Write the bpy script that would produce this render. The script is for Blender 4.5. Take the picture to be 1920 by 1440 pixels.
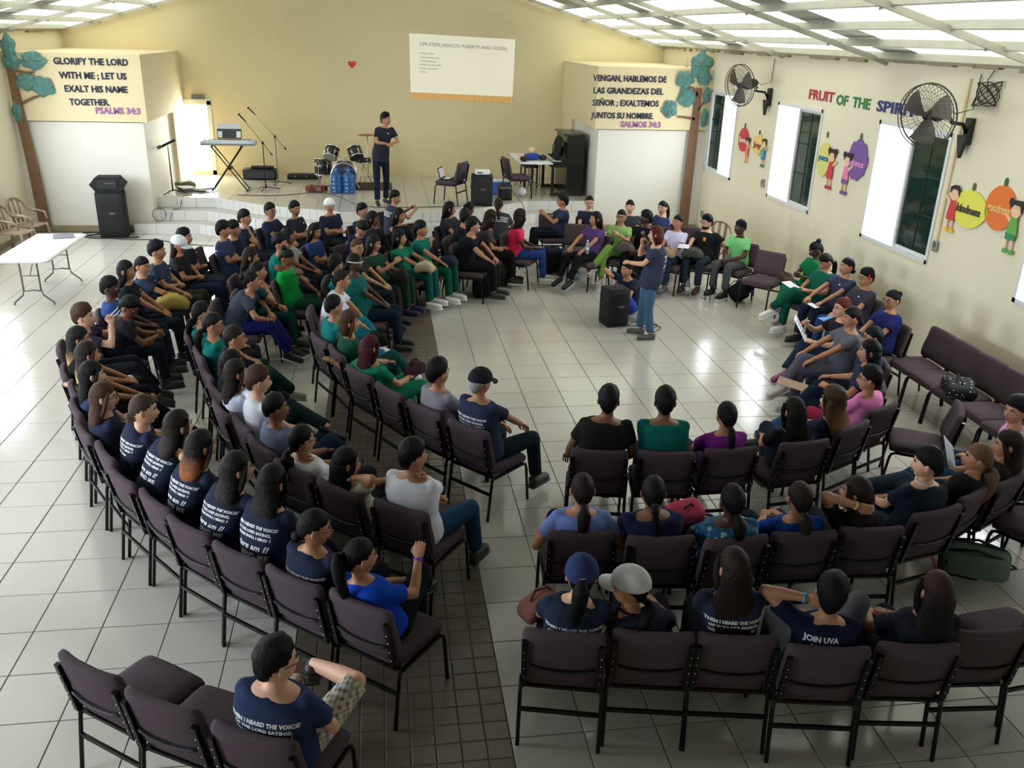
import bpy, math, random
import numpy as np
from mathutils import Vector, Matrix, Quaternion
from mathutils.bvhtree import BVHTree

for o in list(bpy.data.objects): bpy.data.objects.remove(o)
rnd = random.Random(7)
PI = math.pi
C = bpy.context.scene.collection
SC = bpy.context.scene

# ------------------------------------------------------------------ camera
cam_data = bpy.data.cameras.new('camera'); cam = bpy.data.objects.new('camera', cam_data); C.objects.link(cam)
SC.camera = cam
cam_data.sensor_width = 36.0; cam_data.lens = 1639.8 / 1920 * 36.0; cam_data.clip_end = 400
CAM_Z = 3.94
def look(pitch, yaw, roll):
    f = Vector((math.sin(yaw) * math.cos(pitch), math.cos(yaw) * math.cos(pitch), -math.sin(pitch)))
    r = Vector((math.cos(yaw), -math.sin(yaw), 0)); u = r.cross(f)
    r2 = r * math.cos(roll) + u * math.sin(roll); u2 = u * math.cos(roll) - r * math.sin(roll)
    m = Matrix((r2, u2, -f)).transposed().to_4x4(); m.translation = (0, 0, CAM_Z)
    return m
cam.matrix_world = look(.3810, .1538, .0302)

# ------------------------------------------------------------------ light and exposure
w = bpy.data.worlds.new('world'); SC.world = w; w.use_nodes = True
nt = w.node_tree; bg = nt.nodes['Background']
bg.inputs[0].default_value = (0.86, 0.94, 1.0, 1); bg.inputs[1].default_value = 4.0
SUN = bpy.data.lights.new('sun', 'SUN'); SUN.energy = 1.5; SUN.angle = math.radians(3); SUN.color = (1, .95, .85)
sun = bpy.data.objects.new('sun', SUN); C.objects.link(sun); sun.rotation_euler = (math.radians(28), math.radians(-18), 0)
def window_light(name, loc, rot, sx, sy, e, col=(.9, .95, 1)):
    l = bpy.data.lights.new(name, 'AREA'); l.shape = 'RECTANGLE'; l.size = sx; l.size_y = sy; l.energy = e; l.color = col
    l.cycles.is_portal = False
    o = bpy.data.objects.new(name, l); C.objects.link(o); o.location = loc; o.rotation_euler = rot
    return o
WIN_L = [(15.25, 16.95), (11.9, 13.6), (8.5, 10.2), (5.2, 6.9), (1.8, 3.5)]
WIN_Y = [(16.92, 18.4), (13.45, 15.12), (10.1, 11.78), (6.75, 8.45), (3.4, 5.1), (0.1, 1.8)]
for y0, y1 in WIN_Y[:4]:
    window_light('daylight', (7.05, (y0 + y1) / 2 + (.38 if y0 < 16 else -.36), 2.16), (0, math.radians(90), 0), 1.55, .8, 44)

for y0, y1 in WIN_L: window_light('daylight', (-7.05, (y0 + y1) / 2, 2.16), (0, math.radians(-90), 0), 1.55, 1.6, 150 if y0 > 15 else (105 if y0 > 7 else 220), (.80, .89, 1))
window_light('daylight', (-4.3, 22.3, 1.6), (math.radians(-90), 0, 0), .9, 1.6, 170, (1, 1, .85))
SC.view_settings.view_transform = 'Standard'; SC.view_settings.look = 'None'
SC.view_settings.exposure = 0.1; SC.view_settings.gamma = 1.0; SC.view_settings.use_curve_mapping = False
try:
    SC.cycles.max_bounces = 7; SC.cycles.diffuse_bounces = 4; SC.cycles.glossy_bounces = 3
    SC.cycles.transmission_bounces = 4; SC.cycles.transparent_max_bounces = 6; SC.cycles.sample_clamp_indirect = 6
    SC.cycles.caustics_reflective = False; SC.cycles.caustics_refractive = False
except Exception: pass

# ------------------------------------------------------------------ materials
def lin(c):
    return tuple(((x / 255) / 12.92 if x / 255 <= .04045 else ((x / 255 + .055) / 1.055) ** 2.4) for x in c) + (1,)
MATS = {}
def mat(name, col, rough=.6, metal=0.0, noise=0.0, scale=20.0, bump=0.0, bscale=60.0, spec=.5, stretch=None, emit=0.0, alpha=None, trans=0.0, coat=0.0):
    """procedural Principled material: colour broken up by noise, optional fine relief"""
    if name in MATS: return MATS[name]
    m = bpy.data.materials.new(name); m.use_nodes = True; MATS[name] = m
    n = m.node_tree.nodes; l = m.node_tree.links; p = n['Principled BSDF']
    c = lin(col)
    p.inputs['Base Color'].default_value = c; p.inputs['Roughness'].default_value = rough
    p.inputs['Metallic'].default_value = metal; p.inputs['Specular IOR Level'].default_value = spec
    if coat: p.inputs['Coat Weight'].default_value = coat
    if trans: p.inputs['Transmission Weight'].default_value = trans
    if alpha is not None: p.inputs['Alpha'].default_value = alpha
    if emit: p.inputs['Emission Color'].default_value = c; p.inputs['Emission Strength'].default_value = emit
    if noise or bump:
        tc = n.new('ShaderNodeTexCoord'); mp = n.new('ShaderNodeMapping'); l.new(tc.outputs['Object'], mp.inputs[0])
        if stretch: mp.inputs['Scale'].default_value = stretch
        if noise:
            t = n.new('ShaderNodeTexNoise'); t.inputs['Scale'].default_value = scale; t.inputs['Detail'].default_value = 4
            l.new(mp.outputs[0], t.inputs['Vector'])
            r = n.new('ShaderNodeMix'); r.data_type = 'RGBA'
            r.inputs[6].default_value = tuple(x * (1 - noise) for x in c[:3]) + (1,)
            r.inputs[7].default_value = tuple(min(1, x * (1 + noise)) for x in c[:3]) + (1,)
            l.new(t.outputs[0], r.inputs[0]); l.new(r.outputs[2], p.inputs['Base Color'])
        if bump:
            t2 = n.new('ShaderNodeTexNoise'); t2.inputs['Scale'].default_value = bscale; t2.inputs['Detail'].default_value = 3
            l.new(mp.outputs[0], t2.inputs['Vector'])
            b = n.new('ShaderNodeBump'); b.inputs['Strength'].default_value = bump; b.inputs['Distance'].default_value = .01
            l.new(t2.outputs[0], b.inputs['Height']); l.new(b.outputs[0], p.inputs['Normal'])
    return m
def plain(col, rough=.6, key='paint', **k): return mat('%s_%d_%d_%d' % ((key,) + tuple(col)), col, rough, **k)

M_wall = mat('cream_wall_paint', (233, 224, 199), .75, noise=.05, scale=.8, bump=.05, bscale=30)
M_lower = mat('white_wall_paint', (226, 223, 214), .7, noise=.03, scale=1.2)
M_backwall = mat('cream_wall_yellow_lit', (224, 210, 168), .75, noise=.05, scale=.6, bump=.04, bscale=30)  # same cream paint; yellow light from the roof sheets put into its colour
M_block = mat('block_paint', (222, 206, 168), .75, noise=.05, scale=1)
M_trim = mat('plaster_edge', (150, 140, 110), .85, noise=.3, scale=8)
M_tile = mat('glossy_cream_tile', (194, 190, 181), .17, noise=.035, scale=1.3, spec=.75)
M_dtile = mat('dark_tile', (104, 93, 82), .34, noise=.25, scale=5, bump=.25, bscale=14)
M_grout = mat('grout', (92, 86, 78), .9)
M_riser = mat('white_riser_tile', (215, 213, 210), .22, noise=.03, scale=3)
M_white = mat('white_plastic', (232, 234, 236), .4)
M_black = mat('black_plastic', (22, 22, 24), .5, noise=.1, scale=30)
M_blackm = mat('black_metal', (20, 20, 21), .35, metal=.4)
M_chrome = mat('chrome', (200, 200, 205), .15, metal=1.0)
M_steel = mat('grey_steel', (120, 122, 122), .4, metal=.7)
M_roofm = mat('roof_metal', (176, 176, 160), .45, metal=.35, noise=.25, scale=1.5, stretch=(1, 6, 1))
M_beam = mat('galvanised_beam', (178, 176, 160), .5, metal=.4, noise=.2, scale=5)
M_fab = mat('aubergine_fabric', (82, 69, 76), .95, noise=.18, scale=180, bump=.15, bscale=400, spec=.2)
M_frame = mat('chair_frame_steel', (26, 25, 26), .35, metal=.5)
M_alu = mat('white_aluminium', (222, 224, 224), .4)
def roof_glow():
    m = bpy.data.materials.new('fibreglass_sheet'); m.use_nodes = True; n = m.node_tree.nodes; l = m.node_tree.links
    n.clear(); o = n.new('ShaderNodeOutputMaterial'); t = n.new('ShaderNodeBsdfTranslucent'); d = n.new('ShaderNodeBsdfDiffuse')
    mx = n.new('ShaderNodeMixShader'); mx.inputs[0].default_value = .35
    t.inputs[0].default_value = (.74, .71, .60, 1); d.inputs[0].default_value = (.78, .76, .66, 1)
    l.new(t.outputs[0], mx.inputs[1]); l.new(d.outputs[0], mx.inputs[2]); l.new(mx.outputs[0], o.inputs[0])
    return m
M_fibre = roof_glow()
def dark_glass():
    m = mat('tinted_window_glass', (26, 52, 44), .06, spec=.6, noise=.5, scale=2.2)
    return m
M_glass = dark_glass()

# ------------------------------------------------------------------ mesh builder
class MB:
    def __init__(s): s.v = []; s.f = []; s.m = []; s.sm = []
    def add(s, vs, fs, mi=0, smooth=False):
        b = len(s.v); s.v.extend([tuple(p) for p in vs]); s.f.extend([tuple(i + b for i in f) for f in fs])
        s.m.extend([mi] * len(fs)); s.sm.extend([smooth] * len(fs)); return s
    def box(s, c, d, rot=None, mi=0):
        x, y, z = d[0] / 2, d[1] / 2, d[2] / 2
        P = [Vector((sx * x, sy * y, sz * z)) for sz in (-1, 1) for sy in (-1, 1) for sx in (-1, 1)]
        if rot: P = [rot @ p for p in P]
        P = [p + Vector(c) for p in P]
        return s.add(P, [(0, 2, 3, 1), (4, 5, 7, 6), (0, 1, 5, 4), (2, 6, 7, 3), (0, 4, 6, 2), (1, 3, 7, 5)], mi)
    def b2(s, a, b, mi=0):
        return s.box([(p + q) / 2 for p, q in zip(a, b)], [abs(q - p) for p, q in zip(a, b)], None, mi)
    def rbox(s, c, d, r, n=3, rot=None, mi=0, fn=None):
        """cushion: box with rounded edges"""
        g = [-1 + 2 * i / n for i in range(n + 1)]; ids = {}; vs = []; fs = []
        h = Vector(d) / 2; inner = Vector((max(0, h.x - r), max(0, h.y - r), max(0, h.z - r)))
        # denser near the edges
        def key(p): return (round(p[0], 4), round(p[1], 4), round(p[2], 4))
        def vert(p):
            k = key(p)
            if k in ids: return ids[k]
            q = Vector((p[0] * h.x, p[1] * h.y, p[2] * h.z))
            q = Vector([math.copysign(abs(p[i]) ** .55, p[i]) * h[i] for i in range(3)])
            cl = Vector([max(-inner[i], min(inner[i], q[i])) for i in range(3)]); dd = q - cl
            if dd.length > 1e-6: q = cl + dd.normalized() * min(r, dd.length if dd.length < r else r)
            if fn: q = fn(q)
            if rot: q = rot @ q
            ids[k] = len(vs); vs.append(q + Vector(c)); return ids[k]
        for ax in range(3):
            for sg in (-1, 1):
                for i in range(n):
                    for j in range(n):
                        cs = []
                        for (a, b) in ((g[i], g[j]), (g[i + 1], g[j]), (g[i + 1], g[j + 1]), (g[i], g[j + 1])):
                            p = [0, 0, 0]; p[ax] = sg; p[(ax + 1) % 3] = a; p[(ax + 2) % 3] = b; cs.append(vert(p))
                        fs.append(tuple(cs) if sg > 0 else tuple(reversed(cs)))
        return s.add(vs, fs, mi, True)
    def tube(s, pts, rad, n=8, mi=0, cap=True, flat=None, smooth=True, up=None):
        """swept tube; rad a number or list; flat scales the second cross axis"""
        pts = [Vector(p) for p in pts]; k = len(pts)
        rad = rad if isinstance(rad, (list, tuple)) else [rad] * k
        vs = []; fs = []; prev = None
        for i, p in enumerate(pts):
            t = (pts[min(i + 1, k - 1)] - pts[max(i - 1, 0)])
            if t.length < 1e-9: t = Vector((0, 0, 1))
            t.normalize()
            if prev is None:
                a = Vector(up) if up else (Vector((0, 0, 1)) if abs(t.z) < .9 else Vector((0, 1, 0)))
                u = (a - t * a.dot(t)); u = u.normalized() if u.length > 1e-6 else t.orthogonal().normalized()
            else:
                u = prev - t * prev.dot(t); u = u.normalized() if u.length > 1e-6 else t.orthogonal().normalized()
            prev = u; w = t.cross(u); r = rad[i]; ra, rb = (r if isinstance(r, (tuple, list)) else (r, r * (flat or 1)))
            for j in range(n):
                a = 2 * PI * (j + .5) / n; vs.append(p + w * (ra * math.cos(a)) + u * (rb * math.sin(a)))
        for i in range(k - 1):
            for j in range(n):
                a = i * n + j; b = i * n + (j + 1) % n; fs.append((a, b, b + n, a + n))
        if cap: fs.append(tuple(reversed(range(n)))); fs.append(tuple(range((k - 1) * n, k * n)))
        return s.add(vs, fs, mi, smooth)
    def lathe(s, prof, n=16, c=(0, 0, 0), rot=None, mi=0, smooth=True):
        vs = []; fs = []
        for r, z in prof:
            for j in range(n):
                a = 2 * PI * j / n; q = Vector((r * math.cos(a), r * math.sin(a), z))
                if rot: q = rot @ q
                vs.append(q + Vector(c))
        k = len(prof)
        for i in range(k - 1):
            for j in range(n):
                a = i * n + j; b = i * n + (j + 1) % n; fs.append((a, b, b + n, a + n))
        fs.append(tuple(reversed(range(n)))); fs.append(tuple(range((k - 1) * n, k * n)))
        return s.add(vs, fs, mi, smooth)
    def ell(s, c, r, nu=10, nv=7, rot=None, mi=0, fn=None):
        vs = []; fs = []
        for i in range(nv + 1):
            th = PI * i / nv
            for j in range(nu):
                ph = 2 * PI * j / nu; q = Vector((r[0] * math.sin(th) * math.cos(ph), r[1] * math.sin(th) * math.sin(ph), r[2] * math.cos(th)))
                if fn: q = fn(q)
                if rot: q = rot @ q
                vs.append(q + Vector(c))
        for i in range(nv):
            for j in range(nu):
                a = i * nu + j; b = i * nu + (j + 1) % nu; fs.append((a, a + nu, b + nu, b))
        return s.add(vs, fs, mi, True)
    def prism(s, poly, depth, M=None, mi=0):
        """polygon in xy, extruded to z = depth, placed by matrix M"""
        n = len(poly); vs = [Vector((x, y, z)) for z in (0, depth) for x, y in poly]
        ar = sum(poly[i][0] * poly[(i + 1) % n][1] - poly[(i + 1) % n][0] * poly[i][1] for i in range(n))
        if M is not None: vs = [M @ v for v in vs]
        top = tuple(range(n, 2 * n)); bot = tuple(reversed(range(n)))
        fs = [top, bot] + [(i, (i + 1) % n, n + (i + 1) % n, n + i) for i in range(n)]
        if ar < 0: fs = [tuple(reversed(f)) for f in fs]
        return s.add(vs, fs, mi)
    def mesh(s, name, mats):
        me = bpy.data.meshes.new(name); me.from_pydata(s.v, [], s.f)
        for m in (mats if isinstance(mats, (list, tuple)) else [mats]): me.materials.append(m)
        me.polygons.foreach_set('material_index', s.m); me.polygons.foreach_set('use_smooth', s.sm); me.update()
        return me
    def obj(s, name, mats, parent=None, kind=None, loc=None, rot=None):
        return put(name, s.mesh(name, mats), parent, kind, loc, rot)
def put(name, me, parent=None, kind=None, loc=None, rot=None):
    o = bpy.data.objects.new(name, me); C.objects.link(o)
    if parent is not None: o.parent = parent
    if kind: o['kind'] = kind
    if loc is not None: o.location = loc
    if rot is not None: o.rotation_euler = rot
    return o
def tag(o, label, cat, group=None):
    o['label'] = label; o['category'] = cat
    if group: o['group'] = group
    return o
def thing(name, label, cat, loc=(0, 0, 0), rz=0, group=None):
    o = bpy.data.objects.new(name, None); C.objects.link(o); o.location = loc; o.rotation_euler = (0, 0, rz); o.empty_display_size = .1
    return tag(o, label, cat, group)
def dup(o, label=None, group=None, loc=None, rz=None):
    def cp(a, par):
        b = a.copy(); C.objects.link(b)
        if par is not None: b.parent = par
        for ch in a.children: cp(ch, b)
        return b
    r = cp(o, None)
    if label: r['label'] = label
    if group: r['group'] = group
    if loc is not None: r.location = loc
    if rz is not None: r.rotation_euler = (0, 0, rz)
    return r
def text_mesh(s, size, depth=.004, align='CENTER', spacing=1.0, shear=0.0, bold=0.0):
    cu = bpy.data.curves.new('lettering', 'FONT'); cu.body = s; cu.size = size; cu.align_x = align; cu.extrude = depth
    cu.space_character = spacing; cu.shear = shear; cu.offset = bold; cu.resolution_u = 2; cu.space_line = .95
    o = bpy.data.objects.new('lettering', cu); C.objects.link(o); dg = bpy.context.evaluated_depsgraph_get()
    me = bpy.data.meshes.new_from_object(o.evaluated_get(dg)); bpy.data.objects.remove(o); bpy.data.curves.remove(cu)
    return me
# ------------------------------------------------------------------ the room
XW, YB, ZE, ZR, Y0 = 6.9, 22.0, 3.76, 5.75, -3.0
T = .45; GX, GY = .6846, 4.0423          # tile grid through these lines
def struct(o, label=None):
    o['kind'] = 'structure'
    if label: o['label'] = label
    return o
floor = struct(MB().b2((-XW - .2, Y0, -.25), (XW + .2, YB + .2, -.004)).obj('floor', M_grout))
def tile_mesh(sx, sy, h=.012, b=.0025):
    m = MB(); x, y = sx / 2, sy / 2
    P = [(-x, -y, -h), (x, -y, -h), (x, y, -h), (-x, y, -h), (-x, -y, -b), (x, -y, -b), (x, y, -b), (-x, y, -b),
         (-x + b, -y + b, 0), (x - b, -y + b, 0), (x - b, y - b, 0), (-x + b, y - b, 0)]
    F = [(8, 9, 10, 11)] + [(i, (i + 1) % 4, 4 + (i + 1) % 4, 4 + i) for i in range(4)] + [(4 + i, 4 + (i + 1) % 4, 8 + (i + 1) % 4, 8 + i) for i in range(4)]
    m.add(P, F); return m
me_tile = tile_mesh(T - .006, T - .006).mesh('tile', M_tile)
def dark_tile_mesh():
    m = MB(); q = T / 3
    for i in range(3):
        for j in range(3):
            t = tile_mesh(q - .007, q - .007, b=.004)
            m.add([(v[0] + (i - 1) * q, v[1] + (j - 1) * q, v[2] - .001) for v in t.v], t.f)
    return m.mesh('dark_tile', M_dtile)
me_dt = dark_tile_mesh()
cells = []
inv = cam.matrix_world.inverted()
def in_view(p, mx=.62, my=.47):
    q = inv @ Vector(p)
    return q.z < -.1 and abs(q.x / -q.z) < mx and abs(q.y / -q.z) < my
for i in range(-18, 15):
    for j in range(-16, 41):
        x = GX + (i + .5) * T; y = GY + (j + .5) * T
        if abs(x) > XW or y < Y0 or y > YB: continue
        if (abs(x) > 4.6 and y > 18.6) or y > 18.95 or (y > 17.6 and abs(x) < 1.8) : continue
        dark = -3 <= i <= -1
        cells.append((not in_view((x, y, 0)), math.hypot(x, y), x, y, dark))
cells.sort()
nl = nd = 0; rest = MB()
tm = tile_mesh(T - .006, T - .006); tb = tile_mesh(T - .006, T - .006)
for hid, d, x, y, dark in cells:
    if dark:
        if hid or nd >= 290:
            rest.add([(v[0] + x, v[1] + y, v[2]) for v in tb.v], tb.f, 1)
        else: put('dark_tile', me_dt, floor, loc=(x, y, 0)); nd += 1
    elif nl < 300 and not hid: put('tile', me_tile, floor, loc=(x, y, rnd.uniform(-.0006, .0006))); nl += 1
    else: rest.add([(v[0] + x, v[1] + y, v[2]) for v in tm.v], tm.f, 0)
rest.obj('tile_field', [M_tile, M_dtile], floor, 'stuff')

# walls with window openings
def wall_x(name, x, side, wins, z0=1.34, z1=2.97):
    m = MB(); xs = (x, x + side * .18); ys = Y0
    for a, b in sorted(wins):
        m.b2((xs[0], ys, 0), (xs[1], a, ZE)); m.b2((xs[0], a, 0), (xs[1], b, z0)); m.b2((xs[0], a, z1), (xs[1], b, ZE)); ys = b
    m.b2((xs[0], ys, 0), (xs[1], YB, ZE))
    return struct(m.obj(name, M_wall))
wall_r = wall_x('wall_right', XW, 1, WIN_Y); wall_l = wall_x('wall_left', -XW, -1, WIN_L)
# back wall (gable) with the door opening
m = MB(); DX0, DX1, DZ = -4.95, -3.85, 2.3
Mx = Matrix.Rotation(PI / 2, 4, 'X'); Mx.translation = (0, YB + .2, 0)
m.prism([(-XW, 0), (DX0, 0), (DX0, ZE), (-XW, ZE)], .2, Mx); m.prism([(DX0, DZ), (DX1, DZ), (DX1, ZE), (DX0, ZE)], .2, Mx)
m.prism([(DX1, 0), (XW, 0), (XW, ZE), (DX1, ZE)], .2, Mx); m.prism([(DX0, 0), (DX1, 0), (DX1, .62), (DX0, .62)], .2, Mx)
m.prism([(-XW, ZE), (XW, ZE), (0, ZR)], .2, Mx)
struct(m.obj('wall_back', M_backwall))
m = MB(); My = Matrix.Rotation(PI / 2, 4, 'X'); My.translation = (0, Y0, 0)
m.prism([(-XW, 0), (XW, 0), (XW, ZE), (0, ZR), (-XW, ZE)], .2, My); struct(m.obj('wall_front', M_wall))
# door frame in the back wall
m = MB(); m.b2((DX0, YB - .02, .62), (DX0 + .07, YB + .2, DZ)); m.b2((DX1 - .09, YB - .02, .62), (DX1, YB + .2, DZ)); m.b2((DX0, YB - .02, DZ - .09), (DX1, YB + .2, DZ + .03))
d1 = struct(m.obj('door_1', M_lower))
m = MB(); m.b2((DX0 + .1, YB + .22, .62), (DX0 + .14, YB + 1.0, DZ - .1)); m.obj('door_leaf', M_lower, d1)
m = MB(); m.b2((-4.25, YB - .09, 2.34), (-3.98, YB - .001, 2.43)); tag(m.obj('door_closer', M_steel), 'small grey box mounted above the bright stage doorway', 'fitting')
# side blocks flanking the stage (notice boards of masonry)
def block(s, name):
    m = MB(); a, b = sorted((s * 4.55, s * XW)); m.b2((a, 18.55, 0), (b, YB, 2.12), mi=1)
    a, b = sorted((s * 4.45, s * XW)); m.b2((a, 18.47, 2.14), (b, YB, 3.37), mi=0)
    a, b = sorted((s * 4.47, s * 4.6)); m.b2((a, 20.9, .6), (b, YB, 2.14), mi=0)
    o = struct(m.obj(name, [M_block, M_lower]))
    m = MB(); a, b = sorted((s * 4.53, s * XW)); m.b2((a, 18.5, 0), (b, 18.56, .12)); struct(m.obj('trim_%d' % (1 if s < 0 else 2), M_trim, o)) if False else m.obj('baseboard', M_trim, o)
    return o
block(-1, 'wall_block_left'); block(1, 'wall_block_right')
for s, nm in ((-1, 'left'), (1, 'right')):
    m = MB(); a, b = sorted((s * (XW - .02), s * XW)); m.b2((a, Y0, 0), (b, 18.5, .1)); struct(m.obj('baseboard_' + nm, M_trim))
    # rough plaster edge on top of the wall
    m = MB(); n = 60; a = s * (XW - .05); 
    for k in range(n):
        y = Y0 + (YB - Y0) * k / n; h = ZE + rnd.uniform(-.03, .02)
        m.box((s * (XW + .06), y + .2, h), (.26 + rnd.uniform(-.02, .03), .46, .07 + rnd.uniform(0, .03)))
    o = m.obj('trim_%d' % (1 if s < 0 else 2), M_trim); struct(o); o['kind'] = 'structure'
m = MB(); m.b2((-4.4, YB - .02, .62), (4.4, YB, .72)); struct(m.obj('baseboard_back', M_block))

# windows
def window(k, s, y0, y1, z0=1.34, z1=2.97):
    x = s * XW; ym = (y0 + y1) / 2; flip = k == 1; o = MB(); xo = x + s * .06
    for (a, b) in (((y0, z0), (y1, z0 + .05)), ((y0, z1 - .05), (y1, z1)), ((y0, z0), (y0 + .05, z1)), ((y1 - .05, z0), (y1, z1))):
        o.b2((x - s * .02, a[0], a[1]), (x + s * .1, b[0], b[1]))
    o.b2((x + s * .0, ym - .025, z0), (x + s * .08, ym + .025, z1))
    w_ = struct(o.obj('window_%d' % k, M_alu))
    if s < 0: return                                    # the left windows stand open
    o = MB()                                           # sliding sash with dark panes, near half
    if flip: y0 = ym - .05; ym = y1 - .05
    for (a, b) in (((y0 + .05, z0 + .05), (ym, z0 + .09)), ((y0 + .05, z1 - .09), (ym, z1 - .05)), ((y0 + .05, z0 + .05), (y0 + .09, z1 - .05))):
        o.b2((x + s * .02, a[0], a[1]), (x + s * .05, b[0], b[1]))
    sash = o.obj('sash', M_alu, w_)
    o = MB(); o.b2((x + s * .03, y0 + .09, z0 + .09), (x + s * .042, ym - .02, z1 - .09)); o.obj('pane', M_glass, sash)
    o = MB(); zz = [z0 + .09 + (z1 - z0 - .18) * t for t in (.33, .66)]
    for z in zz: o.b2((x + s * .022, y0 + .09, z - .008), (x + s * .03, ym - .02, z + .008))
    o.b2((x + s * .022, (y0 + ym) / 2, z0 + .09), (x + s * .03, (y0 + ym) / 2 + .012, z1 - .09))
    o.obj('glazing_bar', M_black, sash)
k = 1
for (a, b) in WIN_Y:
    window(k, 1, a, b); k += 1
for (a, b) in WIN_L:
    window(k, -1, a, b); k += 1
# the pale ground outside, seen through the openings
tag(struct(MB().b2((-40, -30, -.6), (40, 60, -.5)).obj('ground_outside', mat('sunlit_concrete', (225, 225, 215), .9, noise=.06, scale=1))), 'pale sunlit concrete ground outside the windows', 'ground')
struct(MB().b2((-XW, Y0, 2.35), (XW, 1.0, 2.5)).obj('balcony_slab', M_block))

# stage and steps
S = .62
def stage_poly(o, z):
    e = o
    return [(-4.55 - 0 * e, YB), (-4.55 - min(e, .35) , 18.92 - e), (-3.4 - e * .35, 18.92 - e), (-2.3 - e * .5, 18.05 - e * .8), (-.8 - e * .15, 17.38 - e), (.8 + e * .15, 17.38 - e),
            (2.05 + e * .4, 17.8 - e * .85), (3.1 + e * .35, 18.62 - e), (4.55, 18.62 - e), (4.55, YB)]
stage = struct(MB().prism(stage_poly(0, S), S - .012, Matrix.Translation((0, 0, 0)), 0).obj('stage', [M_grout]))
stage['label'] = 'raised stage with glossy cream tiles and white tiled steps'
step_m = MB().prism(stage_poly(.33, .4), .41 - .008).obj('step', [M_grout], stage)
step_m2 = MB().prism(stage_poly(.66, .2), .205 - .008).obj('step', [M_grout], stage)
def inside(p, poly):
    c = False; n = len(poly)
    for i in range(n):
        (x1, y1), (x2, y2) = poly[i], poly[(i + 1) % n]
        if (y1 > p[1]) != (y2 > p[1]) and p[0] < (x2 - x1) * (p[1] - y1) / (y2 - y1) + x1: c = not c
    return c
def clip(poly, ax, lim, keep_less):
    out = []; n = len(poly)
    for i in range(n):
        a, b = poly[i], poly[(i + 1) % n]
        ia = (a[ax] <= lim) == keep_less or a[ax] == lim; ib = (b[ax] <= lim) == keep_less or b[ax] == lim
        if ia: out.append(a)
        if ia != ib:
            t = (lim - a[ax]) / (b[ax] - a[ax]); out.append((a[0] + t * (b[0] - a[0]), a[1] + t * (b[1] - a[1])))
    return out
def top_tiles(poly, z, parent, ymin, inner=None, Ts=.45):
    ns = 0
    for i in range(-12, 12):
        for j in range(int(ymin / Ts) - 1, int(YB / Ts) + 2):
            x = i * Ts + .07; y = j * Ts
            cl = poly
            for ax, lim, kl in ((0, x + .003, False), (0, x + Ts - .003, True), (1, y + .003, False), (1, y + Ts - .003, True)):
                cl = clip(cl, ax, lim, kl)
                if len(cl) < 3: break
            if len(cl) < 3: continue
            ar = abs(sum(cl[q][0] * cl[(q + 1) % len(cl)][1] - cl[(q + 1) % len(cl)][0] * cl[q][1] for q in range(len(cl)))) / 2
            if ar < .004: continue
            if inner and all(inside(p, inner) for p in cl): continue
            mm = MB().prism(cl, .012, Matrix.Translation((0, 0, z - .012)))
            mm.obj('tile', M_tile, parent)
top_tiles(stage_poly(0, S), S, stage, 17.2)
top_tiles(stage_poly(.33, 0), .41, step_m, 17.0, stage_poly(.02, 0))
top_tiles(stage_poly(.66, 0), .205, step_m2, 16.6, stage_poly(.35, 0))
def risers(poly, z0, z1, parent):
    for i in range(1, 8):
        a = Vector(poly[i]); b = Vector(poly[i + 1]); d = b - a; L = d.length
        diag = abs(d.normalized().y) > .3
        step_w = .17 if diag else .45
        n = max(1, round(L / step_w)); dd = d.normalized(); nrm = Vector((dd.y, -dd.x))
        for q in range(n):
            p = a + d * ((q + .5) / n)
            r = Matrix.Rotation(math.atan2(dd.y, dd.x), 3, 'Z')
            MB().box((p.x + nrm.x * .006, p.y + nrm.y * .006, (z0 + z1) / 2), (L / n - .006, .014, z1 - z0 - .006), r).obj('riser_tile', M_riser, parent)
risers(stage_poly(0, 0), .41, .62, stage); risers(stage_poly(.33, 0), .205, .41, step_m); risers(stage_poly(.66, 0), 0, .205, step_m2)

# roof: corrugated sheets on purlins, clear fibreglass ones towards the eaves
ceil = struct(MB().b2((-.12, Y0, ZR - .02), (.12, YB + .3, ZR + .03)).obj('ceiling', M_beam), 'open gable roof of corrugated sheets on steel purlins')
sl = math.atan2(ZR - ZE, XW); LEN = math.hypot(XW, ZR - ZE)
def sheet(wd, L, n=14, amp=.018):
    m = MB(); vs = []; fs = []
    for i in range(n + 1):
        y = -wd / 2 + wd * i / n; h = amp * (1 if i % 2 else -1)
        vs += [(0, y, h), (L, y, h)]
    for i in range(n): fs.append((2 * i, 2 * i + 1, 2 * i + 3, 2 * i + 2))
    return m.add(vs, fs)
SW = .82; low = 2.7
me_lo = sheet(SW - .004, low + .9).mesh('roof_sheet', M_fibre); me_hi = sheet(SW - .004, LEN - low + .1).mesh('roof_sheet', M_roofm); me_hic = sheet(SW - .004, LEN - low + .1).mesh('roof_sheet', M_fibre)
me_lom = sheet(SW - .004, low + .9).mesh('roof_sheet', M_roofm)
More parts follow.
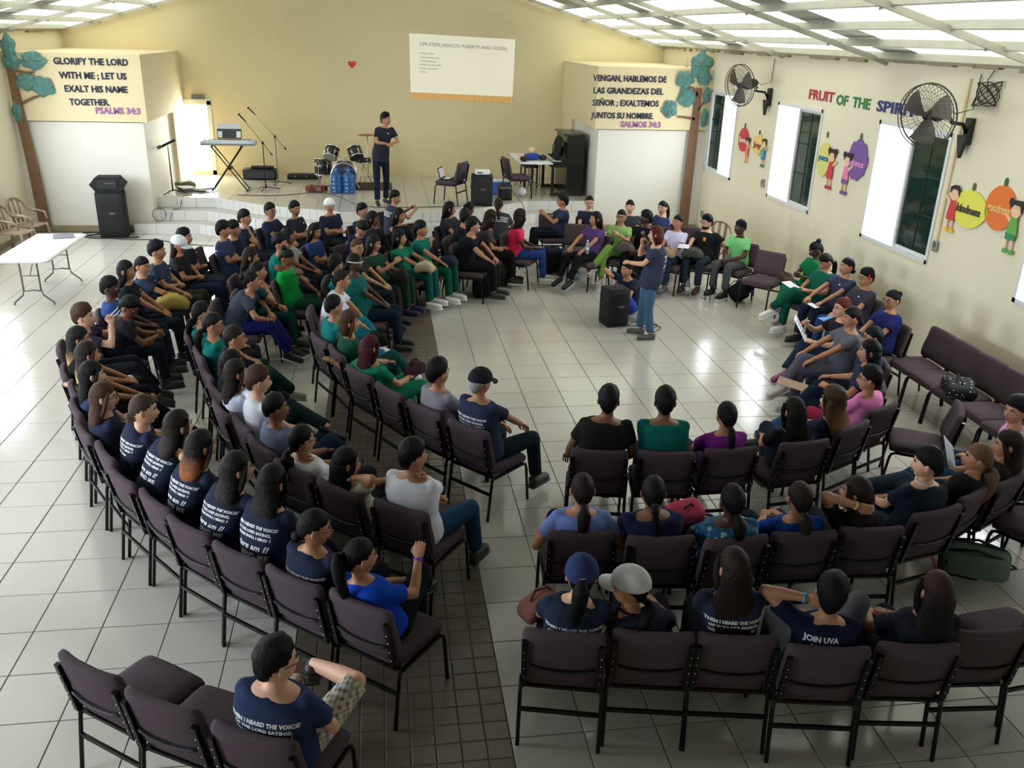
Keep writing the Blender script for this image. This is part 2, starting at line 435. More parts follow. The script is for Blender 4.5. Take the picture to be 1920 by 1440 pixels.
for s in (-1, 1):
    for k in range(int((YB + .4 - Y0) / SW) + 1):
        y = Y0 + SW / 2 + k * SW
        for part in (0, 1):
            clear = y > 6.2 and ((k % 7 != 3) if part == 0 else (k % 4 == 2))  # near sheets, out of view, all made opaque to darken the front floor
            me = (me_lo if clear else me_lom) if part == 0 else (me_hic if clear else me_hi)
            o = put('clear_sheet' if clear else 'metal_sheet', me, ceil)
            d0 = LEN - low if part == 0 else -.05
            ang = sl if s > 0 else PI - sl
            o.rotation_euler = (0, ang, 0)
            o.location = (s * d0 * math.cos(sl), y, ZR + .10 - d0 * math.sin(sl) - (.03 if part == 0 else 0))
    for i, d in enumerate([.5, 1.3, 2.1, 2.9, 3.7, 4.4, 5.1, 5.8, 6.45, 7.0]):
        m = MB(); x = s * d * math.cos(sl); z = ZR - .0 - d * math.sin(sl); r = Matrix.Rotation(s * sl, 3, 'Y')
        m.box((x, (Y0 + YB) / 2, z), (.012, YB - Y0, .085), r); m.box((x + s * .022, (Y0 + YB) / 2, z - .04), (.045, YB - Y0, .008), r)
        m.obj('purlin', M_beam, ceil)
    for k in range(8):
        y = 1.9 + k * 3.33
        if y > YB: continue
        m = MB(); a = Vector((0, y, ZR - .12)); b = Vector((s * XW, y, ZE + .02))
        r = Matrix.Rotation(s * sl, 3, 'Y'); m.box((a + b) / 2 - Vector((0, 0, .0)), (LEN, .05, .07), r)
        m.obj('rafter', M_beam, ceil)
        m = MB()
        for q in (1.5, 3.2, 4.8, 6.0):
            m.tube([(s * q, y, ZR - .10 - q * math.tan(sl)), (s * (q + .35), y + .5, ZR + .05 - (q + .35) * math.tan(sl))], .02, 5)
        m.obj('brace', M_beam, ceil)
# ------------------------------------------------------------------ stacking chair (origin on the floor under the seat centre, faces +y)
def chair_parts():
    P = {}
    def seatfn(q):
        z = q.z + .012 * max(0, 1 - (q.x / .24) ** 2) * (1 if q.z > 0 else 0)
        if q.y > .12: z -= (q.y - .12) ** 2 * .9
        return Vector((q.x * (1 - .06 * max(0, -q.y / .22)), q.y, z))
    P['seat'] = MB().rbox((0, 0, .43), (.475, .47, .085), .04, 6, None, 0, seatfn).mesh('seat', M_fab)
    tilt = Matrix.Rotation(math.radians(10.5), 3, 'X')
    def backfn(q):
        bow = -.028 * (1 - (q.x / .24) ** 2)
        lum = .018 * math.exp(-((q.z + .09) / .07) ** 2) * (1 if q.y > 0 else .4)
        w = 1 - .05 * max(0, (q.z - .12) / .12)
        return Vector((q.x * w, q.y + bow + lum, q.z))
    P['backrest'] = MB().rbox((0, -.262, .665), (.475, .062, .385), .03, 7, tilt, 0, backfn).mesh('backrest', M_fab)
    def seamfn(q): return Vector((q.x, q.y - .028 * (1 - (q.x / .24) ** 2), q.z - .02 * (1 - (q.x / .2) ** 2)))
    P['seam'] = MB().rbox((0, -.262, .60), (.37, .074, .012), .006, 6, tilt, 0, seamfn).mesh('seam', M_black)
    legs = []
    for s in (-1, 1):
        legs.append(MB().tube([(s * .235, -.235, .44), (s * .238, -.25, .36), (s * .24, -.30, .0)], .0135, 6).mesh('leg', M_frame))
        legs.append(MB().tube([(s * .225, .02, .385), (s * .232, .17, .385), (s * .236, .205, .37), (s * .238, .218, .33), (s * .24, .25, 0)], .0135, 6).mesh('leg', M_frame))
    P['leg'] = legs
    P['back_post'] = [MB().box((s * .218, -.298, .605), (.03, .026, .36), tilt).tube([(s * .232, -.235, .385), (s * .236, -.245, .43), (s * .232, -.278, .50)], .0135, 6).mesh('back_post', M_frame) for s in (-1, 1)]
    P['stretcher'] = MB().box((0, -.266, .245), (.475, .016, .026)).mesh('stretcher', M_frame)
    P['seat_frame'] = MB().box((-.232, -.03, .385), (.022, .42, .022)).box((.232, -.03, .385), (.022, .42, .022)).box((0, -.235, .40), (.46, .02, .02)).mesh('seat_frame', M_frame)
    bm = MB()
    for s in (-1, 1):
        for z in (.50, .57, .64, .70): bm.ell((s * .218, -.313 - (z - .605) * .185, z), (.005, .004, .005), 6, 4)
    P['bolt'] = bm.mesh('bolt', M_chrome)
    return P
CP = chair_parts()
def chair(x, y, face, label, group=None, z=0.0, jit=True):
    t = thing('stacking_chair', label, 'chair', (x, y, z), math.radians(face - 90), group)
    for k in ('seat', 'backrest', 'seam', 'stretcher', 'seat_frame'): put(k, CP[k], t)
    o = put('bolt', CP['bolt'], t); o['kind'] = 'stuff'
    for m_ in CP['leg']: put('leg', m_, t)
    for m_ in CP['back_post']: put('back_post', m_, t)
    return t

# ------------------------------------------------------------------ people
SKIN = {'A': (214, 166, 138), 'B': (178, 128, 98), 'C': (128, 86, 62), 'D': (74, 48, 38)}
def skin(k): return mat('skin_' + k.lower(), SKIN[k], .5, noise=.06, scale=9, spec=.35)
M_eye = mat('eye_white', (225, 220, 212), .3); M_iris = mat('iris', (28, 18, 14), .25); M_lip = mat('lip', (150, 84, 78), .45)
def cloth(c, key='cloth'): return mat('%s_%d_%d_%d' % ((key,) + tuple(c)), c, .92, noise=.14, scale=14, bump=.35, bscale=16, spec=.15)
HAIRC = {'k': (15, 13, 14), 'd': (34, 24, 21), 'b': (74, 50, 36), 'l': (112, 84, 60), 'r': (84, 34, 26), 'w': (66, 20, 28), 'g': (150, 150, 150), 'o': (150, 92, 48), 'y': (176, 146, 96)}
def hairm(k): return mat('hair_' + k, HAIRC[k], .48, noise=.45, scale=26, bump=1.0, bscale=45, spec=.14, stretch=(3.2, 3.2, .5))
def hairgrad(name, c1, c2, z0, z1):
    """dyed hair: dark roots, lighter lengths (height in the hair's own object space)"""
    if name in MATS: return MATS[name]
    m = mat(name, c1, .48, bump=1.0, bscale=45, spec=.16, stretch=(3.2, 3.2, .5)); n = m.node_tree.nodes; l = m.node_tree.links; p = n['Principled BSDF']
    tc = n.new('ShaderNodeTexCoord'); sx = n.new('ShaderNodeSeparateXYZ'); l.new(tc.outputs['Object'], sx.inputs[0])
    no = n.new('ShaderNodeTexNoise'); no.inputs['Scale'].default_value = 14; l.new(tc.outputs['Object'], no.inputs['Vector'])
    ad = n.new('ShaderNodeMath'); ad.operation = 'MULTIPLY_ADD'; ad.inputs[1].default_value = .10; l.new(no.outputs[0], ad.inputs[0]); l.new(sx.outputs[2], ad.inputs[2])
    mr = n.new('ShaderNodeMapRange'); mr.inputs[1].default_value = z0 + .05; mr.inputs[2].default_value = z1 + .05; l.new(ad.outputs[0], mr.inputs[0])
    mx = n.new('ShaderNodeMix'); mx.data_type = 'RGBA'; mx.inputs[6].default_value = lin(c1); mx.inputs[7].default_value = lin(c2)
    l.new(mr.outputs[0], mx.inputs[0]); l.new(mx.outputs[2], p.inputs['Base Color']); return m

def sm(a, b, x): t = max(0, min(1, (x - a) / (b - a))); return t * t * (3 - 2 * t)
# head template: origin between the ears, face towards +y
def head_mb(k=1.0, jaw=1.0):
    m = MB(); nu, nv = 26, 20
    def shape(q):
        x, y, z = q
        ux, uy, uz = x / .078, y / .098, z / .118
        # jaw narrows and comes forward below the ears
        if z < -.01:
            t = min(1, (-z - .01) / .105)
            x *= 1 - .36 * t * t * (2 - jaw); y *= 1 - .30 * t if y < 0 else 1 - .05 * t
            y += .012 * t
        if z > .02: y -= .006 * (z - .02) / .09
        fr = max(0, uy)
        if fr > .25:
            # flatten the face, brow, eye sockets, nose, lips, chin
            y -= .010 * fr * (1 - abs(ux) * .3) if z < .055 else 0
            for sx in (-1, 1):
                d2 = ((x - sx * .031) / .018) ** 2 + ((z - .012) / .013) ** 2
                y -= .010 * math.exp(-d2)
            y += .005 * math.exp(-((z - .034) / .011) ** 2) * math.exp(-(x / .05) ** 2)
            d = math.exp(-(x / .011) ** 2)
            y += d * .029 * sm(.025, -.028, z) * (1 if z > -.032 else math.exp(-((z + .032) / .008) ** 2))
            y += .006 * math.exp(-((z + .058) / .010) ** 2) * math.exp(-(x / .02) ** 2)
            y += .013 * math.exp(-((z + .098) / .016) ** 2) * math.exp(-(x / .024) ** 2)
            for sx in (-1, 1): y += .004 * math.exp(-(((x - sx * .045) / .02) ** 2 + ((z + .02) / .025) ** 2))
        return Vector((x, y, z))
    vs = []; fs = []
    for i in range(nv + 1):
        th = PI * i / nv
        for j in range(nu):
            # columns denser at the face
            ph = 2 * PI * j / nu; ph = ph + .42 * math.sin(2 * (ph - PI / 2)) * (-.5) if False else ph
            a = PI / 2 + (j - nu / 2) / (nu / 2) * PI; a2 = (j - nu / 2) / (nu / 2); a = PI / 2 + PI * math.copysign(abs(a2) ** 1.35, a2)
            q = Vector((.078 * math.sin(th) * math.cos(a), .098 * math.sin(th) * math.sin(a), .118 * math.cos(th)))
            vs.append(shape(q) * k)
    for i in range(nv):
        for j in range(nu):
            p = i * nu + j; b = i * nu + (j + 1) % nu; fs.append((p, p + nu, b + nu, b))
    m.add(vs, fs, 0, True)
    for s in (-1, 1):
        m.ell((s * .079 * k, -.006 * k, -.004 * k), (.011 * k, .019 * k, .031 * k), 8, 6, Matrix.Rotation(s * .35, 3, 'Z'), 0)
        m.ell((s * .031 * k, .0755 * k, .012 * k), (.0135 * k, .010 * k, .0085 * k), 8, 6, None, 1)
        m.ell((s * .031 * k, .0825 * k, .012 * k), (.0062 * k, .004 * k, .0068 * k), 7, 5, None, 2)
        m.tube([(s * .017 * k, .089 * k, .031 * k), (s * .032 * k, .090 * k, .036 * k), (s * .048 * k, .079 * k, .031 * k)], .0034 * k, 5, 2)
        m.tube([(s * .018 * k, .083 * k, .0205 * k), (s * .031 * k, .086 * k, .0225 * k), (s * .045 * k, .077 * k, .018 * k)], .0025 * k, 5, 2)
    m.tube([(-.024 * k, .083 * k, -.0575 * k), (-.010 * k, .0935 * k, -.0545 * k), (0, .0955 * k, -.056 * k), (.010 * k, .0935 * k, -.0545 * k), (.024 * k, .083 * k, -.0575 * k)], [.0015, .0036, .004, .0036, .0015], 6, 3)
    m.tube([(-.020 * k, .085 * k, -.062 * k), (0, .0945 * k, -.065 * k), (.020 * k, .085 * k, -.062 * k)], [.0015, .0042, .0015], 6, 3)
    return m
HEAD = head_mb()
def hand_mb(side, curl=.35, spread=.0):
    """left/right hand, wrist at origin, fingers along +y, palm facing -z; side +1 = thumb towards -x (right hand, palm down)"""
    m = MB()
    m.rbox((0, .045, 0), (.078, .095, .028), .013, 4, None, 0, lambda q: Vector((q.x * (1 - .12 * max(0, -q.y / .047)), q.y, q.z)))
    L = [.066, .076, .070, .054]; X = [-.029, -.0095, .0095, .028]
    for i in range(4):
        x = X[i] * side; a = 0; p = Vector((x, .086 - abs(i - 1.3) * .003, 0)); pts = [p - Vector((0, .02, 0)), p.copy()]
        segs = [.46, .31, .23]; fan = (X[i] * side) * (3 + 9 * spread)
        for k in range(3):
            a += curl * (1.0 + .45 * k) * (1 + .1 * i); d = Vector((math.sin(fan) * math.cos(a), math.cos(a) * math.cos(fan), -math.sin(a)))
            p = p + d * L[i] * segs[k]; pts.append(p.copy())
        r = .0088 if i < 3 else .0076
        m.tube(pts, [r, r, r * .97, r * .9, r * .72], 6)
    c = curl * .8; s = -side
    p0 = Vector((s * .026, .022, -.004)); p1 = Vector((s * .050, .048, -.012 - .01 * c)); p2 = Vector((s * (.056 - .02 * c), .078, -.020 - .02 * c)); p3 = Vector((s * (.052 - .035 * c), .100, -.026 - .03 * c))
    m.tube([p0, p1, p2, p3], [.013, .0115, .010, .0075], 6)
    return m
HANDS = {}
def hand(side, curl):
    if (side, curl) not in HANDS: HANDS[(side, curl)] = hand_mb(side, curl)
    return HANDS[(side, curl)]
def shoe_mb(style=0):
    m = MB()
    def up(q):
        t = (q.y + .13) / .27
        z = q.z * (1 - .38 * sm(.42, 1, t)) if q.z > 0 else q.z
        return Vector((q.x * (1 - .16 * (1 - t)) * (1 - .35 * sm(.8, 1.05, t)), q.y, z))
    m.rbox((0, .055, .052), (.092, .265, .085), .04, 5, None, 0, up)
    m.rbox((0, .057, .012), (.098, .275, .026), .012, 4, None, 1, up)
    m.tube([(0, -.035, .06), (0, -.04, .105)], [.045, .04], 8, 0)
    return m
SHOE = shoe_mb()
def ik(a, b, l1, l2, pole):
    a = Vector(a); b = Vector(b); d = b - a; L = d.length
    if L > (l1 + l2) * .995: b = a + d.normalized() * (l1 + l2) * .995; d = b - a; L = d.length
    if L < abs(l1 - l2) + .02: L = abs(l1 - l2) + .02; b = a + d.normalized() * L
    n = d.normalized(); ca = (l1 * l1 + L * L - l2 * l2) / (2 * l1 * L); h = l1 * math.sqrt(max(0, 1 - ca * ca))
    pv = Vector(pole); pv = pv - n * pv.dot(n); pv = pv.normalized() if pv.length > 1e-4 else n.orthogonal().normalized()
    return a + n * (ca * l1) + pv * h, b
# torso stations: t along the spine, half width, half depth
def torso(m, sp, up_x, W=1.0, infl=0.0, to=1.0, hips=True):
    st = ([(-.24, .150, .112)] if to < 1 and not hips else []) + [(-.10, .158, .112), (0, .172, .125), (.18, .165, .120), (.36, .146, .106), (.55, .158, .112), (.72, .172, .115), (.86, .168, .098), (.95, .118, .078), (1.0, .066, .062)]
    def P(t):
        n = len(sp) - 1; f = min(t, 1) * n; i = min(n - 1, max(0, int(math.floor(f)))); return sp[i] + (sp[i + 1] - sp[i]) * (f - i)
    pts = []; rad = []
    for t, a, b in st:
        if t > to: break
        pts.append(P(t)); rad.append(((a * W + infl), (b * (W * .8 + .2) + infl)))
    # swept with fixed side axis
    vs = []; n = 18; fs = []
    for i, p in enumerate(pts):
        tg = (pts[min(i + 1, len(pts) - 1)] - pts[max(0, i - 1)]).normalized()
        u = (up_x(i / (len(pts) - 1)) - tg * up_x(i / (len(pts) - 1)).dot(tg)).normalized(); w_ = tg.cross(u)
        a, b = rad[i]
        for j in range(n):
            an = 2 * PI * j / n; ca, sa = math.cos(an), math.sin(an)
            e = .82; ca = math.copysign(abs(ca) ** e, ca); sa = math.copysign(abs(sa) ** e, sa)
            vs.append(p + u * a * ca + w_ * b * sa)
    for i in range(len(pts) - 1):
        for j in range(n):
            a = i * n + j; b = i * n + (j + 1) % n; fs.append((a, b, b + n, a + n))
    fs.append(tuple(reversed(range(n)))); fs.append(tuple(range((len(pts) - 1) * n, len(pts) * n)))
    m.add(vs, fs, 0, True)
PENDING = []      # (temporary remeshed object, callback)
def remesh_later(mb, voxel, smooth, cb):
    me = mb.mesh('tmp', []) ; o = bpy.data.objects.new('tmp', me); C.objects.link(o)
    r = o.modifiers.new('r', 'REMESH'); r.mode = 'VOXEL'; r.voxel_size = voxel; r.use_smooth_shade = True
    s = o.modifiers.new('s', 'SMOOTH'); s.factor = .5; s.iterations = smooth
    PENDING.append((o, cb))
def flush():
    dg = bpy.context.evaluated_depsgraph_get(); got = []
    for o, cb in PENDING: got.append((bpy.data.meshes.new_from_object(o.evaluated_get(dg), depsgraph=dg), cb, o))
    for me, cb, o in got:
        cb(me); d = o.data; bpy.data.objects.remove(o); bpy.data.meshes.remove(d)
    PENDING.clear()
def mesh_append(me, mb, mats, name):
    """joins extra geometry (head, hands) into the remeshed figure: one mesh"""
    n = len(me.vertices); v = np.empty(n * 3, dtype=np.float32); me.vertices.foreach_get('co', v); v = v.reshape(-1, 3)
    nm = bpy.data.meshes.new(name)
    base = [tuple(p.vertices) for p in me.polygons]
    nm.from_pydata([tuple(map(float, q)) for q in v] + mb.v, [], base + [tuple(i + n for i in f) for f in mb.f])
    for m_ in mats: nm.materials.append(m_)
    nm.polygons.foreach_set('material_index', [0] * len(base) + mb.m); nm.polygons.foreach_set('use_smooth', [True] * (len(base) + len(mb.f))); nm.update()
    bpy.data.meshes.remove(me); return nm
def V(*a): return Vector(a)
def frame(y, z):
    y = Vector(y).normalized(); z = Vector(z); z = z - y * z.dot(y); z = z.normalized() if z.length > 1e-5 else y.orthogonal().normalized()
    x = y.cross(z); return Matrix((x, y, z)).transposed()
def scalp_fn(thick, side, back, lump=0.0, front=.054, seed=0):
    def fn(q):
        x, y, z = q.x / .078, q.y / .098, q.z / .118
        az = abs(math.degrees(math.atan2(x, y)))                # 0 front, 180 back
        if az < 45: zl = front - .010 * (az / 45) + .004 * math.sin(az * .35 + seed)
        elif az < 85: zl = front - .012 + (-.005 - front + .012) * (az - 45) / 40
        elif az < 110: zl = -.005
        else: zl = -.005 + (back + .005) * min(1, (az - 110) / 50)
        k = sm(zl - .012, zl + .008, q.z)
        th = side + (thick - side) * sm(.0, .085, q.z)
        th += lump * (math.sin(x * 9 + seed) * math.sin(y * 8 + seed * 2) * math.sin(z * 9 + 1))
        th *= .30 + .70 * sm(zl, zl + .055, q.z)
        g = (1 + th / .09) * k + .80 * (1 - k)
        return Vector((q.x * g, q.y * g - .004, q.z * g + .002))
    return fn
HSTY = {'short': (.025, .014, -.092, .007), 'fade': (.018, .006, -.062, .002), 'buzz': (.006, .003, -.06, 0), 'curly': (.034, .020, -.075, .010), 'mop': (.034, .022, -.08, .006),
        'long': (.014, .012, -.085, .002), 'tied': (.010, .008, -.088, .002), 'bob': (.018, .016, -.09, .002)}
def build_hair(m, sty, HR, Hc, N, sp, L, k, seed, off=0.0, big=1.0, capped=0.0):
    base = {'long': 'long', 'wavy': 'long', 'curlylong': 'curly', 'pony': 'tied', 'lowpony': 'tied', 'bun': 'tied', 'updo': 'tied', 'lowbun': 'tied', 'braid': 'tied', 'bob': 'bob', 'sidebun': 'tied'}.get(sty, sty)
    t, s, b, lu = HSTY[base]; t += capped
    m.ell(Hc, (.078 * k, .098 * k, .118 * k), 22, 16, HR, 0, scalp_fn(t, s, b, lu, seed=seed))
    R = lambda *a: Hc + HR @ (Vector(a) * k)
    up = (N - sp[0]).normalized(); bk = V(0, -1, 0); bk = (bk - up * bk.dot(up)).normalized()
    if sty in ('long', 'wavy', 'curlylong', 'bob'):
        w0 = .094 if sty != 'curlylong' else .125
        pts = [R(0, -.020, .062), R(0, -.028, .035), R(0, -.042, -.02), R(0, -.05, -.085)]; rad = [(.045, .045), (w0 * .80, .074), (w0 * .97, .080), (w0 * .98, .062)]
        if sty != 'bob':
            e = N + bk * (.075 + off) - up * .02; pts.append(e); rad.append((w0 * 1.06 * big, .05))
            n = max(1, int(L / .09))
            for i in range(1, n + 1):
                q = e + bk * (.052 * min(1, i / 2)) - up * (L * i / n); tap = 1 - .45 * (i / n) ** 2
                wv = 0 if sty == 'long' else .012 * math.sin(i * 2.3 + seed)
                pts.append(q + V(wv, 0, 0)); rad.append((w0 * 1.06 * tap * big + wv * .5, .032 + (.02 if sty == 'curlylong' else 0)))
        else:
            pts.append(R(0, -.045, -.125)); rad.append((.07, .045))
        m.tube(pts, rad, 16, 0, up=(0, -1, 0))
        for q in ((-1, 1) if not capped else ()): m.tube([R(q * .060, .045, .068), R(q * .080, .030, .02), R(q * .086, .012, -.04), R(q * .084, -.01, -.10), R(q * .075, -.03, -.14)], [(.012, .020), (.014, .026), (.016, .030), (.016, .030), (.010, .018)], 8, up=(1, 0, 0))
    elif sty in ('pony', 'lowpony', 'braid'):
        r0 = R(0, -.095, .035) if sty == 'pony' else (R(0, -.085, -.055) if sty == 'lowpony' else R(0, -.09, -.03))
        r1 = r0 + HR @ V(0, -.045, .01 if sty == 'pony' else -.02) * k
        n = 8; pts = [r0, r1]; rad = [.022, .028]; e = N + bk * .135 - up * L
        for i in range(1, n + 1):
            f = i / n; q = r1.lerp(e, f) + bk * (.035 * math.sin(f * PI)); pts.append(q + V(off * f, 0, 0))
            r = .034 * (1 - .65 * f ** 1.6) * big
            if sty == 'braid': r = (.022 - .008 * f) * (1.25 if i % 2 else .85) * big
            rad.append((r * 1.25, r))
        if sty == 'braid':                      # finer plait
            pp = []; rr = []
            for i in range(len(pts) - 1):
                for q in (0, .5): pp.append(pts[i].lerp(pts[i + 1], q)); rr.append((.026 * (1.15 if q else .8) * (1 - .04 * i), .018))
            pts, rad = pp, rr
        m.tube(pts, rad, 9, 0, up=(0, -1, 0))
        m.tube([r0 + (r1 - r0) * .1, r0 + (r1 - r0) * .7], .024, 8, 1)
    elif sty in ('bun', 'updo', 'lowbun', 'sidebun'):
        c = {'bun': R(0, -.105, .055), 'updo': R(0, -.075, .115), 'lowbun': R(0, -.105, -.06), 'sidebun': R(.05, -.09, -.05)}[sty]
        m.ell(c, (.042 * k * big, .036 * k * big, .038 * k * big), 10, 8, HR, 0, lambda q: q * (1 + .08 * math.sin(q.x * 160) * math.sin(q.z * 150)))
def build_cap(m, HR, Hc, k, back=False, seed=0):
    def fn(q):
        g = 1.0 if q.z > -.012 else .86
        return Vector((q.x * g, q.y * g, max(q.z, -.02)))
    cc = Hc + HR @ V(0, -.006, .030) * k
    m.ell(cc, (.094 * k, .114 * k, .105 * k), 20, 12, HR, 0, fn)
    m.ell(cc + HR @ V(0, 0, .103) * k, (.008, .008, .005), 6, 4, HR, 0)
    s = -1 if back else 1; n = 9; top = []; 
    for i in range(n):
        a = PI * i / (n - 1); x = .078 * math.cos(a); y = s * (.085 + .088 * math.sin(a) ** .8); z = .020 - .020 * (x / .078) ** 2 - .012 * math.sin(a)
        xi = .082 * math.cos(a); yi = s * (.060 + .028 * math.sin(a)); zi = .020 - .012 * (x / .078) ** 2
        top += [(x, y, z), (xi, yi, zi)]
    vs = [Hc + HR @ (Vector(p) * k) for p in top] + [Hc + HR @ ((Vector(p) - V(0, 0, .006)) * k) for p in top]; N2 = len(top); fs = []
    for i in range(n - 1):
        a, b, c, d = 2 * i, 2 * i + 1, 2 * i + 3, 2 * i + 2
        fs += [(a, b, c, d), (a + N2, d + N2, c + N2, b + N2), (a, d, d + N2, a + N2)]
    m.add(vs, fs, 0, True)
def build_glasses(m, HR, Hc, k):
    R = lambda *a: Hc + HR @ (Vector(a) * k)
    for s in (-1, 1):
        m.tube([R(s * (.032 + .019 * math.cos(t)), .098, .010 + .015 * math.sin(t)) for t in [2 * PI * i / 10 for i in range(11)]], .0022, 5)
        m.tube([R(s * .051, .097, .014), R(s * .078, .07, .014), R(s * .083, -.005, .008)], .0022, 5)
    m.tube([R(-.013, .100, .012), R(.013, .100, .012)], .0022, 5)
ROOT = {}; WR = {}
def person(pid, base, head, label, face=0, gaze=None, pitch=0.0, shirt=(38, 44, 66), sleeve='t', pants=(28, 32, 42), plen='long', shoe=(30, 30, 32), sole=None, sk='B',
           hair='short', hc='k', hm=None, L=.22, hoff=0.0, hbig=1.0, arms='lap', legs='sit', W=.92, cap=None, capback=False, glasses=False, acc=(), text=None, sit=True, k=1.0, z0=0.0, lean=0.0, body_yaw=None, shirtmat=None, pantsmat=None, tw=0.0, cat='person'):
    dist = math.hypot(base[0], base[1]); vox = .0135 if dist < 6.5 else (.0165 if dist < 10 else .021)
    rz = math.radians((face if body_yaw is None else body_yaw) - 90)
    root = thing('person', label, 'person', (base[0], base[1], z0), rz); ROOT[pid] = root
    Ri = Matrix.Rotation(-rz, 3, 'Z')
    Hc = Ri @ V(head[0] - base[0], head[1] - base[1], head[2] - z0)
    gy = math.radians((gaze if gaze is not None else face) - 90) - rz
    HR = Matrix.Rotation(gy, 3, 'Z') @ Matrix.Rotation(math.radians(pitch), 3, 'X') @ Matrix.Rotation(lean, 3, 'Y')
    if sit == True: H0 = V(0, -.10, .545)
    elif sit == 'floor': H0 = V(0, -.05, .12)
    else: H0 = V(0, 0, .90 * k)
    Hc.x = max(-.26, min(.26, Hc.x)) if sit == True else Hc.x
    ax = (Hc - H0).normalized(); N = Hc + HR @ V(0, -.014, -.055) - (V(0, 0, .7) + ax * .3).normalized() * .088
    if (N - H0).length > .56: H0 = N + (H0 - N).normalized() * .56
    mid = H0.lerp(N, .5); bow = V(0, -.035 if N.y > -.05 else -.015, 0)
    sp = [H0, H0.lerp(N, .33) + bow * .8, H0.lerp(N, .67) + bow, N]
    twr = math.radians(tw)
    side = lambda t: (Matrix.Rotation(twr * t, 3, 'Z') @ V(1, 0, 0))
    sx = side(1.0); upv = (N - sp[2]).normalized(); fwd = upv.cross(sx) * -1; fwd = V(0, 0, 1).cross(sx); 
    SH = {s: N + sx * (s * .158 * (.5 + .5 * W)) - upv * .050 for s in (-1, 1)}
    # --- arms (s = +1 is the figure's right side, +x)
    ch = N - upv * .20; T_ = {}; pole = {s: V(s * .8, -.5, -.6) for s in (-1, 1)}; curl = {1: .35, -1: .35}; nz = {1: V(0, 0, 1), -1: V(0, 0, 1)}
    def A(a, b): return N + sx * a + fwd * b
    def setarm(s, p, po=None, c=None, n=None):
        T_[s] = p
        if po is not None: pole[s] = po
        if c is not None: curl[s] = c
        if n is not None: nz[s] = n
    def pose(s, kind):
        if kind == 'lap': setarm(s, V(s * .06, .23, .66), V(s * .7, -.6, -.3))
        elif kind == 'knee': setarm(s, V(s * .13, .33, .665), V(s * .8, -.3, .1))
        elif kind == 'side': setarm(s, V(s * .25, .05, .62), V(s * .3, -1, 0))
        elif kind == 'cross': setarm(s, A(-s * .07, .19 + .02 * s) - V(0, 0, .27 + .02 * s), V(s * 1, -.1, -.7), .7, V(0, .3, 1))
        elif kind == 'chin': setarm(s, Hc + HR @ V(s * .03, .055, -.165), V(s * .5, .6, -1), .9, V(0, 1, 0))
        elif kind == 'cheek': setarm(s, Hc + HR @ V(s * .085, .03, -.12), V(s * .6, .5, -1), .5, V(s, 0, 0))
        elif kind == 'ear': setarm(s, Hc + HR @ V(s * .105, .02, -.075), V(s * 1, .2, -.6), .4, V(s, 0, 0))
        elif kind == 'headback': setarm(s, Hc + HR @ V(s * .12, -.05, -.03), V(s * 1, .3, .15), .5, V(s * .3, -1, 0))
        elif kind == 'phone': setarm(s, A(s * .045, .30) - V(0, 0, .22), V(s * .8, -.2, -.8), .8, V(s, 0, .2))
        elif kind == 'camera': setarm(s, Hc + V(s * .05, .24, -.08), V(s * .7, .1, -1), .8, V(s, 0, 0))
        elif kind == 'raise': setarm(s, N + sx * (s * .14) + fwd * .40 + V(0, 0, -.02), V(s * .6, -.1, -1), .5, V(0, -.3, 1))
        elif kind == 'out': setarm(s, SH[s] + sx * (s * .42) + V(0, -.10, -.10), V(s * .2, .2, -1), .6, V(0, 0, 1))
        elif kind == 'outfar': setarm(s, SH[s] + sx * (s * .50) + V(0, -.02, -.03), V(0, -.3, -1), .5, V(0, 0, 1))
        elif kind == 'hold': setarm(s, A(s * .07, .34) - V(0, 0, .24), V(s * .8, -.2, -.8), .9, V(s * .5, 0, 1))
        elif kind == 'gesture': setarm(s, A(s * .10, .36) - V(0, 0, .08), V(s * .7, -.3, -1), .5, V(s, 0, .4))
        elif kind == 'mic': setarm(s, Hc + HR @ V(s * .03, .17, -.13), V(s * .6, 0, -1), 1.0, V(s, .3, 0))
        elif kind == 'hang': setarm(s, SH[s] + V(s * .05, .03, -.50), V(s * .3, -1, 0), .35, V(s, 0, 0))
        elif kind == 'clasp': setarm(s, A(s * .035, .24) - V(0, 0, .30), V(s * .9, -.2, -.5), .9, V(s * .4, 0, 1))
    a2 = (arms, arms) if isinstance(arms, str) else arms          # (left, right)
    pose(-1, a2[0]); pose(1, a2[1])
    l1, l2 = .265 * k, .235 * k
    body = MB(); shirt_m = MB(); hands = MB(); pants_m = MB()
    torso(body, sp, side, W * .96)
    body.tube([N - upv * .05, N + (Hc - N) * .35, Hc + HR @ V(0, -.016, -.05)], [.060, .050, .054], 12)
    body.ell(Hc + HR @ V(0, -.005, 0), (.062, .078, .095), 12, 9, HR)
    wrists = {}
    for s in (-1, 1):
        e, h = ik(SH[s], T_[s], l1, l2, pole[s]); wrists[s] = (e, h)
        body.ell(SH[s], (.042, .042, .042), 10, 7)
        body.tube([SH[s], SH[s].lerp(e, .5), e], [.040, .041 * (.6 + .4 * W), .036], 10)
        body.tube([SH[s].lerp(e, .97), e.lerp(h, .35), h + (h - e).normalized() * .012], [.037, .036, .025], 10)
        body.ell(e, (.036, .036, .036), 8, 6)
        fr = frame(h - e, nz[s]); hm_ = hand(s, curl[s])
        hands.add([h + fr @ (Vector(v) * .95) for v in hm_.v], hm_.f, 0, True)
